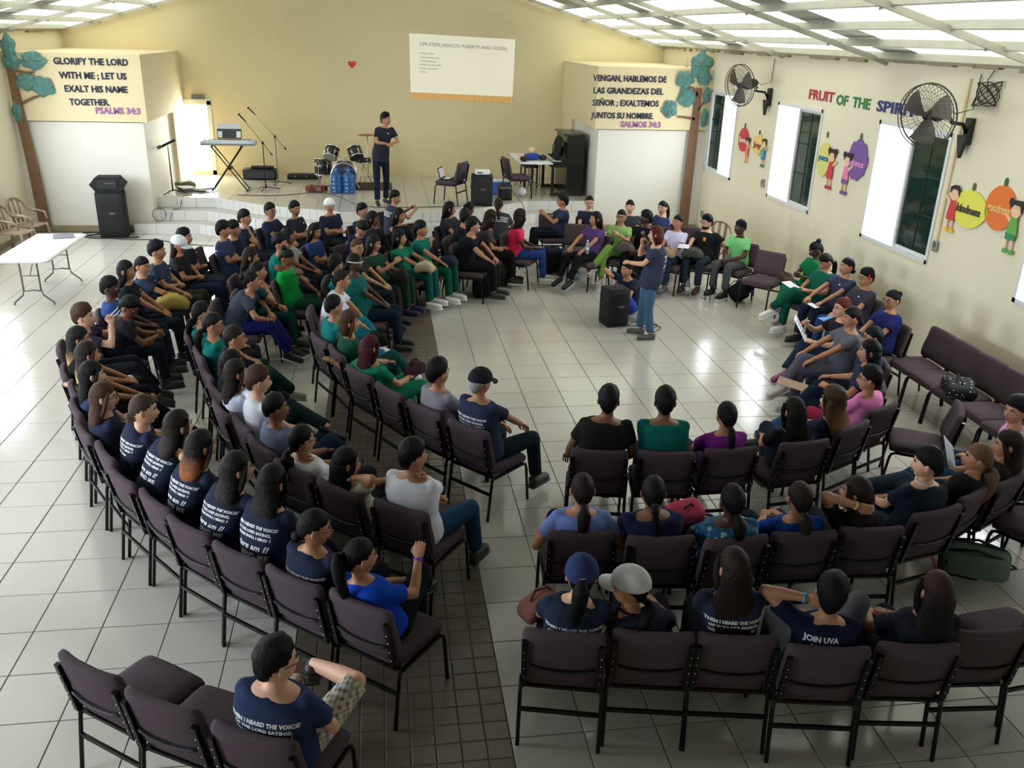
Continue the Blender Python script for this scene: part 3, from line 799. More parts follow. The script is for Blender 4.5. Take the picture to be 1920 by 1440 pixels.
        if sleeve != 'none':
            if sleeve == 'long':
                shirt_m.tube([SH[s] - sx * (s * .03), SH[s].lerp(e, .5), e], [.060, .052, .047], 10); shirt_m.tube([SH[s].lerp(e, .95), e.lerp(h, .5), e.lerp(h, .96)], [.048, .042, .036], 10); shirt_m.ell(e, (.048, .048, .048), 8, 6)
            else:
                f = .62 if sleeve == 't' else .3
                shirt_m.tube([SH[s] - sx * (s * .05) + upv * .006, SH[s] + (e - SH[s]) * .2, SH[s].lerp(e, f)], [.050, .056, .061], 12)
                shirt_m.ell(SH[s] - V(0, 0, .004), (.055, .054, .052), 10, 7)
    WR[pid] = {s: [Matrix.Rotation(rz, 3, 'Z') @ q + V(base[0], base[1], z0) for q in wrists[s]] for s in wrists}
    torso(shirt_m, sp, side, W, .019, .999, hips=bool(sit)); shirt_m.tube([N - upv * .07, N - upv * .004], [(.12, .085), (.074, .070)], 14, up=(0, 1, 0))
    # --- legs
    feet = []
    def leg(s, hip, knee, ank, footdir, fz=0.0):
        rT, rK, rC, rA = .082 * (.5 + .5 * W), .057, .052, .036
        bq = body; bq.tube([hip, hip.lerp(knee, .5), knee], [rT * .9, rT * .82, rK * .92], 10); bq.ell(knee, (rK * .92,) * 3, 9, 7)
        bq.tube([knee, knee.lerp(ank, .35), ank], [rK * .9, rC, rA], 10)
        if plen != 'none':
            pants_m.tube([hip, hip.lerp(knee, .5), knee], [rT + .010, rT * .9 + .010, rK + .013], 11); 
            if plen == 'short': return
            pants_m.ell(knee, (rK + .012,) * 3, 9, 7)
            end = .94 if plen == 'long' else .55
            pants_m.tube([knee, knee.lerp(ank, .4), knee.lerp(ank, end)], [rK + .012, rC + .012, rA + (.026 if plen == 'long' else .03)], 11)
    hips = {s: H0 + V(s * .085, .03, -.015) for s in (-1, 1)}
    def foot(s, ank, d, pit=0.0):
        feet.append((ank, d, pit))
    if sit == True:
        tz = .565
        lg = legs
        if lg == 'sit': K = {s: V(s * .115, .34, tz) for s in (-1, 1)}; F = {s: V(s * .12, .40, .10) for s in (-1, 1)}
        elif lg == 'wide': K = {s: V(s * .19, .33, tz) for s in (-1, 1)}; F = {s: V(s * .22, .40, .10) for s in (-1, 1)}
        elif lg == 'fwd': K = {s: V(s * .11, .34, tz) for s in (-1, 1)}; F = {s: V(s * .12, .62, .13) for s in (-1, 1)}
        elif lg == 'tuck': K = {s: V(s * .11, .34, tz) for s in (-1, 1)}; F = {s: V(s * .09, .16, .12) for s in (-1, 1)}
        elif lg == 'crossR': K = {-1: V(-.08, .34, tz), 1: V(-.03, .35, tz + .13)}; F = {-1: V(-.10, .40, .10), 1: V(-.20, .62, .36)}
        elif lg == 'crossL': K = {1: V(.08, .34, tz), -1: V(.03, .35, tz + .13)}; F = {1: V(.10, .40, .10), -1: V(.20, .62, .36)}
        elif lg == 'four': K = {-1: V(-.16, .33, tz), 1: V(.26, .26, tz + .20)}; F = {-1: V(-.12, .42, .10), 1: V(-.10, .42, .66)}
        elif lg == 'fourL': K = {1: V(.14, .33, tz), -1: V(-.24, .26, tz + .16)}; F = {1: V(.12, .42, .10), -1: V(.10, .42, .66)}
        elif lg == 'kneeup': K = {-1: V(-.10, .34, tz), 1: V(.38, .22, tz + .36)}; F = {-1: V(-.12, .42, .10), 1: V(.34, .40, .50)}
        for s in (-1, 1):
            kn = hips[s] + (K[s] - hips[s]).normalized() * min(.44, (K[s] - hips[s]).length + .02)
            an = kn + (F[s] - kn).normalized() * .40
            if an.z < .1 : an.z = .1
            leg(s, hips[s], kn, an, None)
            raised = an.z > .2
            foot(s, an, V(0 if not raised else (an - kn).normalized().x * .6, 1, 0), -.35 if raised else 0)
    elif sit == 'floor':
        for s in (-1, 1):
            kn = V(s * .22, .27, .32); an = V(s * .16, .45, .09) if s < 0 else V(s * .02, .34, .09)
            leg(s, hips[s], kn, an, None); foot(s, an, V(s * .3, 1, 0))
    else:
        for s in (-1, 1):
            hp = H0 + V(s * .09, 0, -.02); st = (.09 if s > 0 else -.05) if lean == 0 else 0
            an = V(s * .115, st * 1.0, .085); kn = hp.lerp(an, .5) + V(s * .012, .03, 0)
            leg(s, hp, kn, an, None); foot(s, an, V(s * .25, 1, 0))
    pants_m.ell(H0 + V(0, .02 if sit else 0, -.01), (.165 * W + .012, .135 if sit else .115, .110), 14, 9)
    if not sit: pants_m.tube([H0 + V(0, 0, .04), H0 + V(0, 0, -.06)], [(.150 * W + .01, .105)] * 2, 14, up=(0, 1, 0))
    # head
    head_m = MB(); head_m.add([Hc + HR @ (Vector(v) * k) for v in HEAD.v], [], 0); head_m.f = list(HEAD.f); head_m.m = list(HEAD.m); head_m.sm = list(HEAD.sm)
    head_m.add(hands.v, hands.f, 0, True)
    mats = [skin(sk), M_eye, M_iris, M_lip]
    def cb(me): put('body', mesh_append(me, head_m, mats, 'body'), root)
    remesh_later(body, vox * 1.05, 2, cb)
    smat = shirtmat or cloth(shirt)
    def cb2(me):
        me.materials.clear(); me.materials.append(smat); me.name = 'shirt'; o = put('shirt', me, root)
        if text: back_text(o, root, text, N, sp, sx)
    remesh_later(shirt_m, vox, 2, cb2)
    pm = pantsmat or cloth(pants, 'trousers')
    def cb3(me): me.materials.clear(); me.materials.append(pm); me.name = 'trousers'; put('trousers' if plen != 'short' else 'shorts', me, root)
    remesh_later(pants_m, vox * 1.15, 2, cb3)
    for ank, d, pit in feet:
        fm = MB(); fr = frame(d, V(0, 0, 1)) @ Matrix.Rotation(pit, 3, 'X')
        fm.add([ank + fr @ (Vector(v) - V(0, .0, .1)) for v in SHOE.v], SHOE.f, 0, True); fm.m = list(SHOE.m)
        fm.obj('shoe', [plain(shoe, .55, 'shoe'), plain(sole or shoe, .6, 'shoe')], root)
    if hair != 'bald':
        hmesh = MB(); build_hair(hmesh, hair, HR, Hc, N, sp, L, k, pid if isinstance(pid, int) else 5, hoff, hbig, -.012 if cap else 0.0); hmesh.obj('hair', [hm or hairm(hc), M_black], root)
    if cap: WR['cap%s' % pid] = (Hc + HR @ (V(0, -.112, .062) * k * 1.05), HR); cm = MB(); build_cap(cm, HR, Hc, k * 1.05, capback); o = cm.obj('cap', cloth(cap, 'cap'), root); 
    if glasses: g = MB(); build_glasses(g, HR, Hc, k); g.obj('glasses', M_black, root)
    for a in acc:
        m = MB()
        if a[0] == 'band':
            e, h = wrists[a[1]]; d = (h - e).normalized(); p = h - d * (a[3] if len(a) > 3 else .02)
            m.tube([p - d * .008, p + d * .008], .031, 12); m.obj('wristband', plain(a[2], .5, 'band'), root)
        elif a[0] == 'headband':
            m.tube([Hc + HR @ V(.088 * math.cos(t), .02, .118 * math.sin(t) + .004) for t in [PI * i / 12 for i in range(13)]], (.010), 6); m.obj('headband', plain(a[1], .6, 'band'), root)
        elif a[0] == 'collar':
            m.tube([N + V(.066 * math.cos(t), .062 * math.sin(t) + .004, .006 + .010 * math.sin(t)) for t in [2 * PI * i / 14 for i in range(15)]], .008, 6); m.obj('collar', cloth(a[1]), root)
        elif a[0] == 'stripes':
            for s in (-1, 1):
                e, h = wrists[s]; d = (e - SH[s]).normalized()
                for f in (.16, .28, .40, .52): p = SH[s].lerp(e, f); m.tube([p - d * .006, p + d * .006], .0655, 14)
            m.obj('sleeve_stripes', plain((205, 212, 228), .8, 'print'), root)['kind'] = 'stuff'
        elif a[0] == 'beard':
            m.ell(Hc + HR @ V(0, .018, -.072), (.060, .076, .050), 14, 9, HR, 0, lambda q: Vector((q.x, q.y, min(q.z, .012 + .02 * abs(q.x) / .06)))); m.obj('beard', hairm('d'), root)
        elif a[0] == 'logo':
            big_ = len(a) > 1; m.ell(sp[2] + fwd * (.122 if big_ else .128) + sx * (-.02 if big_ else -.06) + V(0, 0, .0 if big_ else .06), (.05, .014, .065) if big_ else (.018, .006, .014), 10, 7); m.obj('chest_print', plain(a[1] if big_ else (215, 215, 215), .8, 'print'), root)
        elif a[0] == 'bandana':
            m.tube([Hc + HR @ V(.083 * math.cos(t), .101 * math.sin(t), .03) for t in [2 * PI * i / 14 for i in range(15)]], .008, 6); m.obj('hair_tie', plain(a[1], .6, 'band'), root)
    return root, Hc, N, wrists
def back_text(shirt_o, root, text, N, sp, sx):
    me = shirt_o.data; bvh = BVHTree.FromPolygons([v.co.copy() for v in me.vertices], [tuple(p.vertices) for p in me.polygons])
    upv = (N - sp[1]).normalized(); nrm = upv.cross(sx).normalized()
    if nrm.y > 0: nrm = -nrm
    for line, size, drop, shear, dx, sp_ in text:
        tm_ = text_mesh(line, size, 0.0, shear=shear, bold=.0017, spacing=sp_)
        o0 = N - upv * drop + sx * dx; vs = []; ok = True
        for v in tm_.vertices:
            p = o0 + sx * v.co.x + upv * v.co.y; q = bvh.ray_cast(p + nrm * .5, -nrm)
            vs.append((q[0] + nrm * .003) if q[0] is not None else p + nrm * .12)
        nm = bpy.data.meshes.new('print'); nm.from_pydata(vs, [], [tuple(f.vertices) for f in tm_.polygons]); nm.materials.append(plain((220, 222, 225), .8, 'print'))
        put('shirt_print', nm, root); bpy.data.meshes.remove(tm_)
# ------------------------------------------------------------------ people and their chairs (seat x, y, facing, head x, y, z)
HP={1:(0.0,4.57,51,-0.182,4.507,1.03),2:(-0.4,4.86,50,-0.456,4.733,1.11),3:(-0.77,5.17,50,-0.738,5.145,1.215),4:(-1.12,5.51,46,-0.99,5.353,1.215),5:(-1.39,5.86,38,-1.285,5.716,1.215),6:(-1.71,6.25,37,-1.48,6.042,1.215),7:(-1.92,6.65,31,-1.802,6.367,1.215),8:(-2.2,7.08,30,-2.26,6.91,1.12),9:(-2.39,7.54,25,-2.513,7.478,1.1),10:(-2.54,7.97,22,-2.669,7.919,1.13),11:(-2.75,8.41,20,-2.878,8.364,1.13),12:(-3.0,9.09,15,-3.037,9.078,1.13),13:(-2.88,9.7,15,-2.775,9.732,1.03),14:(-2.94,10.2,15,-3.071,10.165,1.13),15:(-2.87,10.68,8,-3.012,10.659,1.2),16:(-2.87,11.37,5,-3.011,11.361,1.08),17:(-2.76,11.75,0,-2.903,11.747,1.18),18:(-2.61,12.32,-5,-2.752,12.331,1.13),19:(-2.63,12.78,-8,-2.773,12.8,1.13),20:(-2.12,12.94,-10,-2.26,12.967,1.2),21:(-2.05,13.35,-15,-2.186,13.382,1.12),22:(-2.0,14.13,-20,-2.13,14.174,1.13),23:(-1.68,14.68,-28,-1.801,14.747,1.13),24:(-1.31,14.85,-35,-1.425,14.935,1.13),25:(-0.78,15.12,-50,-0.873,15.228,1.13),26:(-0.22,14.8,-50,-0.314,14.912,1.1),27:(-0.05,13.78,-50,-0.14,13.886,1.17),28:(0.27,15.98,-60,0.25,16.019,1.13),29:(0.37,14.14,-50,0.284,14.246,1.15),30:(-0.88,13.36,-20,-1.009,13.407,1.08),31:(-1.36,12.28,-10,-1.396,12.282,1.15),32:(-1.21,12.78,-15,-1.345,12.814,1.13),33:(-1.1,11.5,-10,-1.242,11.529,1.13),34:(-0.37,13.35,-40,-0.305,13.299,1.15),35:(-1.68,11.64,-5,-1.717,11.641,1.12),36:(-1.54,10.89,0,-1.531,10.89,1.12),37:(-1.72,10.49,0,-1.559,10.491,1.1),38:(-0.21,11.95,-20,-0.343,12.002,1.15),39:(0.01,12.56,-20,-0.123,12.609,1.07),40:(0.38,12.93,-25,0.253,12.991,1.07),41:(0.71,13.24,-30,0.584,13.309,1.13),42:(-0.47,11.37,0,-0.607,11.368,1.08),43:(-0.21,10.93,-5,-0.353,10.938,1.2),44:(-0.57,10.15,0,-0.489,10.152,1.2),45:(-0.43,9.25,25,-0.535,9.194,1.165),46:(-0.22,8.81,20,-0.362,8.796,1.11),47:(-0.01,8.26,32,-0.147,8.188,1.045),48:(0.57,7.34,37,0.461,7.256,1.12),49:(0.9,6.93,42,0.793,6.864,1.18),50:(-1.81,9.42,10,-1.946,9.394,1.06),51:(-1.6,8.85,20,-1.713,8.755,1.125),52:(-1.44,8.32,23,-1.361,7.978,1.215),53:(-1.28,7.87,26,-1.381,7.719,1.095),54:(-1.16,7.41,26,-1.289,7.353,1.13),55:(-0.95,7.1,27,-1.065,7.085,1.16),56:(-0.75,6.67,31,-0.88,6.609,1.105),57:(-0.5,6.3,45,-0.646,6.194,1.015),58:(-0.15,5.95,45,-0.303,5.838,0.985),59:(0.25,5.66,54,0.175,5.559,1.16),60:(1.25,14.76,-40,1.142,14.847,1.15),61:(1.62,15.22,-50,1.525,15.328,1.06),62:(1.31,13.91,-20,1.316,13.904,1.2),63:(1.38,13.39,-20,1.392,13.387,1.17),64:(2.12,15.39,-70,2.068,15.523,1.1),65:(1.75,14.14,-30,1.757,14.134,1.12),66:(2.27,14.16,-30,2.255,14.171,1.13),67:(3.13,15.74,180,3.273,15.743,1.13),68:(3.7,15.45,255,3.736,15.588,1.13),69:(3.39,14.0,215,3.5,14.081,1.13),70:(3.9,14.15,235,3.983,14.26,1.13),71:(4.35,15.04,255,4.382,15.178,1.13),72:(4.29,14.06,230,4.382,14.169,1.13),73:(4.82,15.03,200,4.953,15.081,1.13),74:(4.72,13.72,225,4.823,13.814,1.13),75:(5.23,13.7,232,5.318,13.812,1.13),76:(5.7,13.36,215,5.73,13.384,1.13),77:(6.15,11.81,195,6.282,11.85,1.12),78:(6.03,11.27,195,6.167,11.309,1.08),79:(6.09,10.81,190,6.231,10.839,1.13),80:(6.05,10.23,190,6.19,10.257,1.13),81:(5.82,9.23,185,5.959,9.246,1.13),82:(5.14,9.0,175,5.2,8.993,1.12),83:(4.91,8.53,172,5.053,8.51,1.16),84:(4.9,8.06,165,5.035,8.02,1.1),85:(4.54,7.49,155,4.662,7.433,1.16),86:(4.39,7.1,117,4.407,6.945,1.075),87:(3.9,6.73,118,3.821,6.508,1.055),88:(3.42,6.48,97,3.383,6.323,1.055),89:(2.77,6.41,92,2.766,6.262,1.065),90:(2.28,6.39,80,2.234,6.278,1.195),91:(1.75,6.46,78,1.777,6.334,1.2),92:(1.31,5.26,84,1.299,5.115,1.07),93:(1.83,5.15,84,1.764,5.008,1.085),94:(2.28,5.08,94,2.298,4.929,1.04),95:(2.81,5.11,88,2.793,4.955,1.02),96:(3.32,5.12,86,3.217,4.965,1.035),97:(3.84,5.3,104,3.86,5.17,1.13),98:(4.21,5.5,121,4.463,5.422,1.02),99:(4.64,5.68,117,4.831,5.584,1.04),100:(5.19,6.07,150,5.226,6.052,1.12),101:(1.02,4.22,76,1.06,4.069,1.11),102:(1.51,4.17,79,1.336,4.038,1.04),103:(1.97,4.09,80,1.917,3.98,1.165),104:(2.44,3.94,80,2.433,3.792,1.08),105:(2.95,3.91,82,3.035,3.748,1.085),106:(-0.54,3.62,65,-0.548,3.481,1.14)}
NAVY = (40, 46, 68); TEAL = (16, 104, 98); GREEN = (22, 66, 50); BLK = (22, 22, 25); WHT = (218, 222, 232)
T1 = [('THEN I HEARD THE VOICE', .026, .135, 0, 0, 1.05), ('OF THE LORD SAYING,', .026, .170, 0, 0, 1.05), ('WHOM SHALL I SEND ?', .026, .205, 0, 0, 1.05)]
T2 = T1 + [('Here am I!', .062, .285, .35, -.01, 1), ('SEND ME', .05, .345, 0, .02, 1.1)]
T3 = [('JOIN UVA', .042, .075, 0, -.05, 1.0), ('NOW', .042, .12, 0, -.05, 1.0)]
USED = set()
def P(i, label, **kw):
    ox, oy, f, hx, hy, hz = HP[i]
    g = math.degrees(math.atan2(11.35 - hy, 3.6 - hx)); d = (g - f + 180) % 360 - 180
    kw.setdefault('gaze', f + max(-65, min(65, d * .85))); kw.setdefault('pitch', rnd.uniform(-6, 3)); kw.setdefault('W', .88 + rnd.random() * .08)
    if 'chair' not in kw or kw['chair']: chair(ox, oy, kw.pop('cface', f), 'brown padded chair under the ' + label)
    kw.pop('chair', None); kw['pitch'] = -abs(kw['pitch']) if False else kw['pitch']
    person(i, (ox, oy), (hx, hy, hz), label, face=f, **kw)
# leftmost arc, from the near end of the row towards the stage
P(1, 'person in royal blue T-shirt raising a hand with purple wristband', shirt=(20, 72, 190), hair='pony', L=.10, arms=('lap', 'raise'), acc=[('band', 1, (120, 50, 170))], pants=BLK, legs='crossR', sk='B', gaze=20, hbig=1.2)
P(2, 'person in printed navy T-shirt with black glasses', hair='lowbun', glasses=True, text=T1, gaze=5, sk='B')
P(3, 'person in navy T-shirt with Here am I back print', hair='long', L=.26, hbig=1.15, text=T2, hc='k', gaze=48, sk='B')
P(4, 'person in printed navy T-shirt, fourth from leftmost arc near end', hair='wavy', L=.24, hm=hairgrad('hair_brown_lengths', (24, 18, 17), (72, 40, 34), 1.05, .85), text=T2, gaze=20)
P(5, 'person in printed navy T-shirt, fifth from leftmost arc near end', hair='wavy', L=.10, hbig=1.15, hm=hairgrad('hair_orange_tips', (26, 19, 17), (150, 88, 48), 1.19, 1.06), text=T2, gaze=35, W=.9)
P(6, 'person in sleeveless navy top with bare left arm', hair='wavy', L=.2, hc='d', sleeve='none', gaze=35, text=T2, arms=('side', 'lap'), sk='A')
P(7, 'person in navy T-shirt with four white text lines', hair='lowbun', hm=hairgrad('hair_light_bun', (70, 50, 42), (168, 130, 90), 1.2, 1.08), text=T1 + [('THEN I SAID', .027, .26, 0, 0, 1.05)], sk='A', gaze=8)
P(8, 'person in plain navy T-shirt and thin glasses, hands in lap', hair='long', hc='b', L=.12, glasses=True, sk='A', gaze=8)
P(9, 'person in navy T-shirt with an elbow hooked over the chair', hair='long', L=.18, arms=('out', 'lap'), pants=BLK, legs='crossR', sk='A', gaze=20, shirt=(44, 58, 92))
P(10, 'person in black shorts, tenth from leftmost arc near end', hair='long', L=.26, hm=hairgrad('hair_blond_tips', (40, 29, 26), (196, 168, 112), 1.04, .92), plen='short', pants=BLK, shirt=BLK, sk='B', gaze=25)
P(11, 'person in black top seated beside the raised phone', hair='long', L=.34, hm=hairgrad('hair_sand_tips', (24, 20, 22), (190, 158, 116), 1.04, .92), shirt=BLK, pants=BLK, gaze=15)
P(12, 'person in dark T-shirt holding up a phone in both hands', hair='mop', hc='b', arms='camera', shirt=(46, 48, 60), sk='A', gaze=0, legs='fwd')
P(13, 'person in charcoal T-shirt bent over a phone, wearing glasses', hair='short', glasses=True, shirt=(48, 42, 50), arms='phone', gaze=-15, pitch=-32, sk='C')
P(14, 'person in blue polo with white sleeve stripes', hair='short', shirt=(52, 72, 128), sk='D', gaze=-5, arms='lap', acc=[('stripes',)])
P(15, 'person in black T-shirt at the left end with yellow bag', hair='long', shirt=(24, 24, 34), L=.24, arms='lap', gaze=-12, acc=[('logo',)])
P(16, 'person in navy T-shirt leaning back beside yellow bag', hair='lowbun', shirt=(44, 54, 80), arms='knee', gaze=-25, pitch=-8, acc=[('logo',)], sk='B')
P(17, 'person in slate T-shirt and olive trousers with folded hands', hair='curly', pants=(52, 50, 36), shirt=(52, 62, 84), arms='clasp', gaze=-5, acc=[('logo',)])
P(18, 'person in white cap and dark jacket with clasped hands', hair='long', hc='d', cap=(226, 226, 232), shirt=(40, 38, 40), arms='clasp', pants=(34, 42, 70), gaze=-20, pitch=-12)
P(19, 'person in navy T-shirt and grey-green jeans, arms crossed', hair='short', shirt=(34, 38, 54), arms='cross', pants=(48, 60, 62), gaze=-5, acc=[('logo',)])
P(20, 'person in washed navy T-shirt beside an empty brown chair', hair='short', shirt=(54, 66, 100), sk='B', arms='cross', gaze=10, text=T1)
P(21, 'person in dark T-shirt half hidden behind the washed navy one', hair='short', shirt=(36, 38, 48), gaze=-10, arms='cross')
P(22, 'person in navy T-shirt by the steps, hand on chin', hair='short', arms=('cross', 'chin'), gaze=-15, acc=[('logo',)])
P(23, 'person in navy T-shirt and glasses in front of white steps', hair='short', glasses=True, gaze=-40, arms='lap')
P(24, 'person in charcoal T-shirt with chest logo, arms crossed by stage', hair='short', shirt=(46, 48, 60), arms='cross', gaze=-45, acc=[('logo',)], sk='B')
P(25, 'person in backwards white cap and navy T-shirt, arms folded', hair='short', cap=(232, 232, 232), capback=True, arms='cross', gaze=-70, sk='B', W=1.08)
P(26, 'person with only a face showing behind a black glasses wearer', hair='short', gaze=-40, sk='B')
P(27, 'person in dark jacket and glasses, cheek on fist', hair='long', shirt=(30, 30, 38), sleeve='long', glasses=True, arms=('lap', 'cheek'), sk='C', gaze=-20)
P(28, 'person in washed navy T-shirt seated closest to stage edge', hair='short', shirt=(52, 56, 78), gaze=-20, text=T1, arms='gesture', body_yaw=20)
P(29, 'person in black hooded jacket under the presenter', hair='long', shirt=(26, 25, 28), sleeve='long', gaze=-35, L=.22)
P(30, 'person in blue T-shirt with arms crossed low', hair='long', shirt=(42, 66, 112), arms='cross', gaze=-30, pitch=-12, L=.12)
P(31, 'person in bright teal shirt looking right past a grey top', hair='curly', shirt=(22, 120, 108), gaze=-15, sk='B')
P(32, 'person in pale grey top behind the bright teal shirt', hair='wavy', shirt=(150, 150, 152), sk='C', gaze=-10, L=.1)
P(33, 'person in bright green T-shirt resting the head on a hand', hair='updo', shirt=(24, 150, 66), arms=('lap', 'cheek'), sk='C', gaze=-20, pitch=-18, pants=GREEN)
P(34, 'person in dark navy T-shirt bent forward looking down', hair='fade', shirt=(28, 32, 66), pitch=-42, gaze=-45, arms='lap', sk='B', text=T1)
P(35, 'person in black top behind two green scrub tops', hair='wavy', hc='d', L=.2, shirt=(30, 30, 34), gaze=5, sk='B')
P(36, 'person in dark teal scrubs leaning on a bare forearm', hair='lowbun', shirt=(18, 70, 66), arms=('lap', 'chin'), pants=(16, 52, 46), gaze=10, acc=[('band', -1, (30, 30, 30))])
P(37, 'person in grey-blue T-shirt and royal blue trousers leaning forward', hair='bun', shirt=(60, 66, 82), pants=(28, 32, 96), plen='long', arms='knee', gaze=5, shoe=BLK, sole=(190, 190, 190), legs='fwd', W=1.0)
P(38, 'person in dark top and glasses beside dark green scrubs', hair='lowbun', hc='b', glasses=True, shirt=(40, 34, 34), gaze=-50)
P(39, 'person in dark green scrubs with raised fist and black bag', hair='long', shirt=(20, 62, 44), pants=(24, 56, 42), arms=('lap', 'gesture'), gaze=-20, L=.14, shoe=(42, 42, 84))
P(40, 'person in sea green scrubs with a beige bag on lap', hair='long', shirt=(26, 110, 84), pants=(14, 82, 78), gaze=-15, L=.2, shoe=(226, 226, 226), arms='knee', hbig=1.05)
P(41, 'person in teal scrubs with navy bag and white shoes', hair='short', shirt=(20, 108, 102), pants=(16, 78, 62), gaze=-10, arms=('out', 'knee'), shoe=(226, 226, 226), sk='B')
P(42, 'person in turquoise scrubs with back of head turned', hair='short', shirt=(22, 128, 140), gaze=40, sk='B', arms='lap', pants=(18, 100, 110))
P(43, 'person in large teal scrub top with white head band', hair='lowbun', shirt=(16, 92, 88), sk='D', W=1.22, gaze=-5, pants=(18, 32, 46), arms='lap', acc=[('bandana', (200, 200, 200))])
P(44, 'person in white cardigan and turquoise trousers, legs crossed', hair='pony', hc='d', L=.12, hbig=1.35, shirt=(214, 216, 230), sleeve='t', pants=(16, 112, 128), legs='crossL', shoe=(232, 230, 224), gaze=5, arms='knee', sk='B')
P(45, 'person in turquoise scrubs and white slip-ons stretching legs out', hair='fade', shirt=(20, 112, 112), pants=(16, 112, 136), gaze=30, sk='B', legs='fwd', shoe=(226, 226, 226), arms='lap')
P(46, 'person in forest green T-shirt with arm along chairs', hair='bob', hc='b', shirt=(28, 76, 60), arms=('outfar', 'lap'), gaze=10, sk='B', legs='crossR', shoe=(220, 220, 215), pants=(20, 66, 66))
P(47, 'person in green scrubs with gold bracelet, elbow on chair', hair='long', hc='w', L=.24, hbig=1.1, shirt=(16, 112, 84), pants=(18, 110, 84), arms=('out', 'lap'), gaze=35, sk='B', W=1.12, acc=[('band', -1, (190, 150, 70))])
P(48, 'person in light grey T-shirt left of the dark cap wearer', hair='curly', shirt=(140, 136, 148), gaze=30, sk='B')
P(49, 'person in printed navy T-shirt, dark cap and jeans', hair='short', hc='g', cap=(34, 36, 42), shirt=(46, 54, 80), pants=(24, 38, 48), text=T1, arms=('lap', 'knee'), gaze=40, sk='B', W=1.05, legs='wide', shoe=(52, 54, 54))
# second arc
P(50, 'person in teal sleeve with bent arm behind the head', hair='lowpony', L=.3, hc='k', shirt=(20, 96, 96), arms=('headback', 'lap'), sk='B', gaze=30)
P(51, 'person in bright teal scrub top and glasses, second arc', hair='lowpony', L=.12, hbig=1.3, glasses=True, shirt=(12, 104, 98), pants=(16, 62, 50), gaze=5, sk='B')
P(52, 'person in black top and glasses, fingers on lips', hair='tied', glasses=True, hc='d', shirt=(28, 26, 30), arms=('lap', 'chin'), pants=(20, 60, 48), gaze=5, sk='B', legs='crossR', shoe=(200, 198, 190))
P(53, 'person in black long-sleeved top behind the outstretched arm', hair='tied', shirt=(26, 24, 28), sleeve='long', arms=('lap', 'chin'), gaze=30)
P(54, 'person in pale top beside the outstretched white-sleeved arm', hair='long', hc='d', L=.3, shirt=(190, 196, 214), gaze=25, sk='B', pants=(20, 60, 60))
P(55, 'person in white T-shirt with one arm over the chair', hair='short', hc='b', shirt=(222, 224, 236), arms=('outfar', 'lap'), sk='A', gaze=15, pants=(22, 38, 42), legs='fourL', acc=[('band', -1, (190, 180, 170))])
P(56, 'person in blue-grey T-shirt and crossed jeans', hair='fade', shirt=(104, 110, 136), pants=(28, 44, 70), legs='crossR', gaze=20, sk='C', arms='lap', shoe=(60, 50, 40))
P(57, 'person in white top with red wrist cord', hair='lowpony', L=.2, hbig=1.3, shirt=(222, 224, 230), arms=('lap', 'chin'), gaze=30, sk='B', acc=[('band', 1, (170, 40, 50))], glasses=True)
P(58, 'person in beige T-shirt with hand at neck, thin glasses', hair='long', L=.3, hbig=1.1, shirt=(178, 176, 156), arms=('lap', 'ear'), glasses=True, gaze=15, sk='B', pants=(40, 40, 50))
P(59, 'person in tight white T-shirt and blue jeans, hand to mouth', hair='short', shirt=(226, 228, 238), pants=(34, 66, 98), arms=('cross', 'chin'), gaze=25, sk='B', W=1.1, legs='wide')
# back rows near the stage, centre and right
P(60, 'person in dark grey top turned towards the black speaker', hair='long', L=.3, shirt=(46, 46, 54), gaze=0, sk='B')
P(61, 'person in black top in front of the stage speaker', hair='bun', shirt=(30, 30, 36), gaze=40, sk='C')
P(62, 'person in black polo behind the large black T-shirt', hair='short', shirt=(26, 26, 34), gaze=60, body_yaw=-20, sk='B')
P(63, 'person in black T-shirt and trousers with forearm on thigh', hair='short', shirt=(20, 20, 30), pants=(24, 24, 30), gaze=10, arms='knee', W=1.15, sk='B', shoe=(58, 56, 52), legs='sit')
P(64, 'person in printed grey T-shirt facing the stage', hair='pony', hc='d', L=.18, shirt=(58, 58, 66), gaze=70, body_yaw=80, text=T1)
P(65, 'person in grey top and black leggings, long brown hair', hair='curlylong', hc='d', L=.26, shirt=(70, 64, 70), pants=(20, 20, 24), gaze=30, body_yaw=-10, shoe=(30, 30, 30), sole=(210, 210, 210), sk='B')
P(66, 'person in hot pink T-shirt and blue jeans', hair='curlylong', hc='d', L=.22, shirt=(214, 44, 84), pants=(34, 62, 128), gaze=20, sk='D', body_yaw=-10, shoe=(200, 196, 190))
P(67, 'person in navy T-shirt and glasses sitting sideways, gesturing', hair='short', shirt=(50, 58, 88), arms=('gesture', 'gesture'), gaze=165, cface=270, glasses=True, sk='B', pants=(22, 28, 40), legs='sit')
P(68, 'person in navy T-shirt and glasses facing the room', hair='tied', glasses=True, gaze=262, sk='A', acc=[('logo',)])
P(69, 'person in purple T-shirt and black trousers with water bottle', hair='long', L=.3, shirt=(86, 62, 112), pants=(22, 22, 26), gaze=190, legs='fwd', sk='B', arms='knee', shoe=BLK, sole=(190, 190, 190))
P(70, 'person in light green scrubs with crossed legs and bag', hair='tied', glasses=True, shirt=(142, 186, 110), pants=(112, 148, 74), gaze=245, legs='crossL', arms=('gesture', 'lap'), sk='B', shoe=(170, 162, 160))
P(71, 'person in grey T-shirt behind the light green scrubs', hair='bun', shirt=(62, 62, 70), gaze=250, sk='A')
P(72, 'person in black top behind the standing speaker', hair='short', shirt=(24, 24, 28), gaze=170, sk='D', arms='lap', pants=(24, 24, 30), shoe=(150, 60, 80))
P(73, 'person in washed blue T-shirt turned to look over shoulder', hair='pony', L=.1, shirt=(54, 66, 108), gaze=225, text=T1, sk='A')
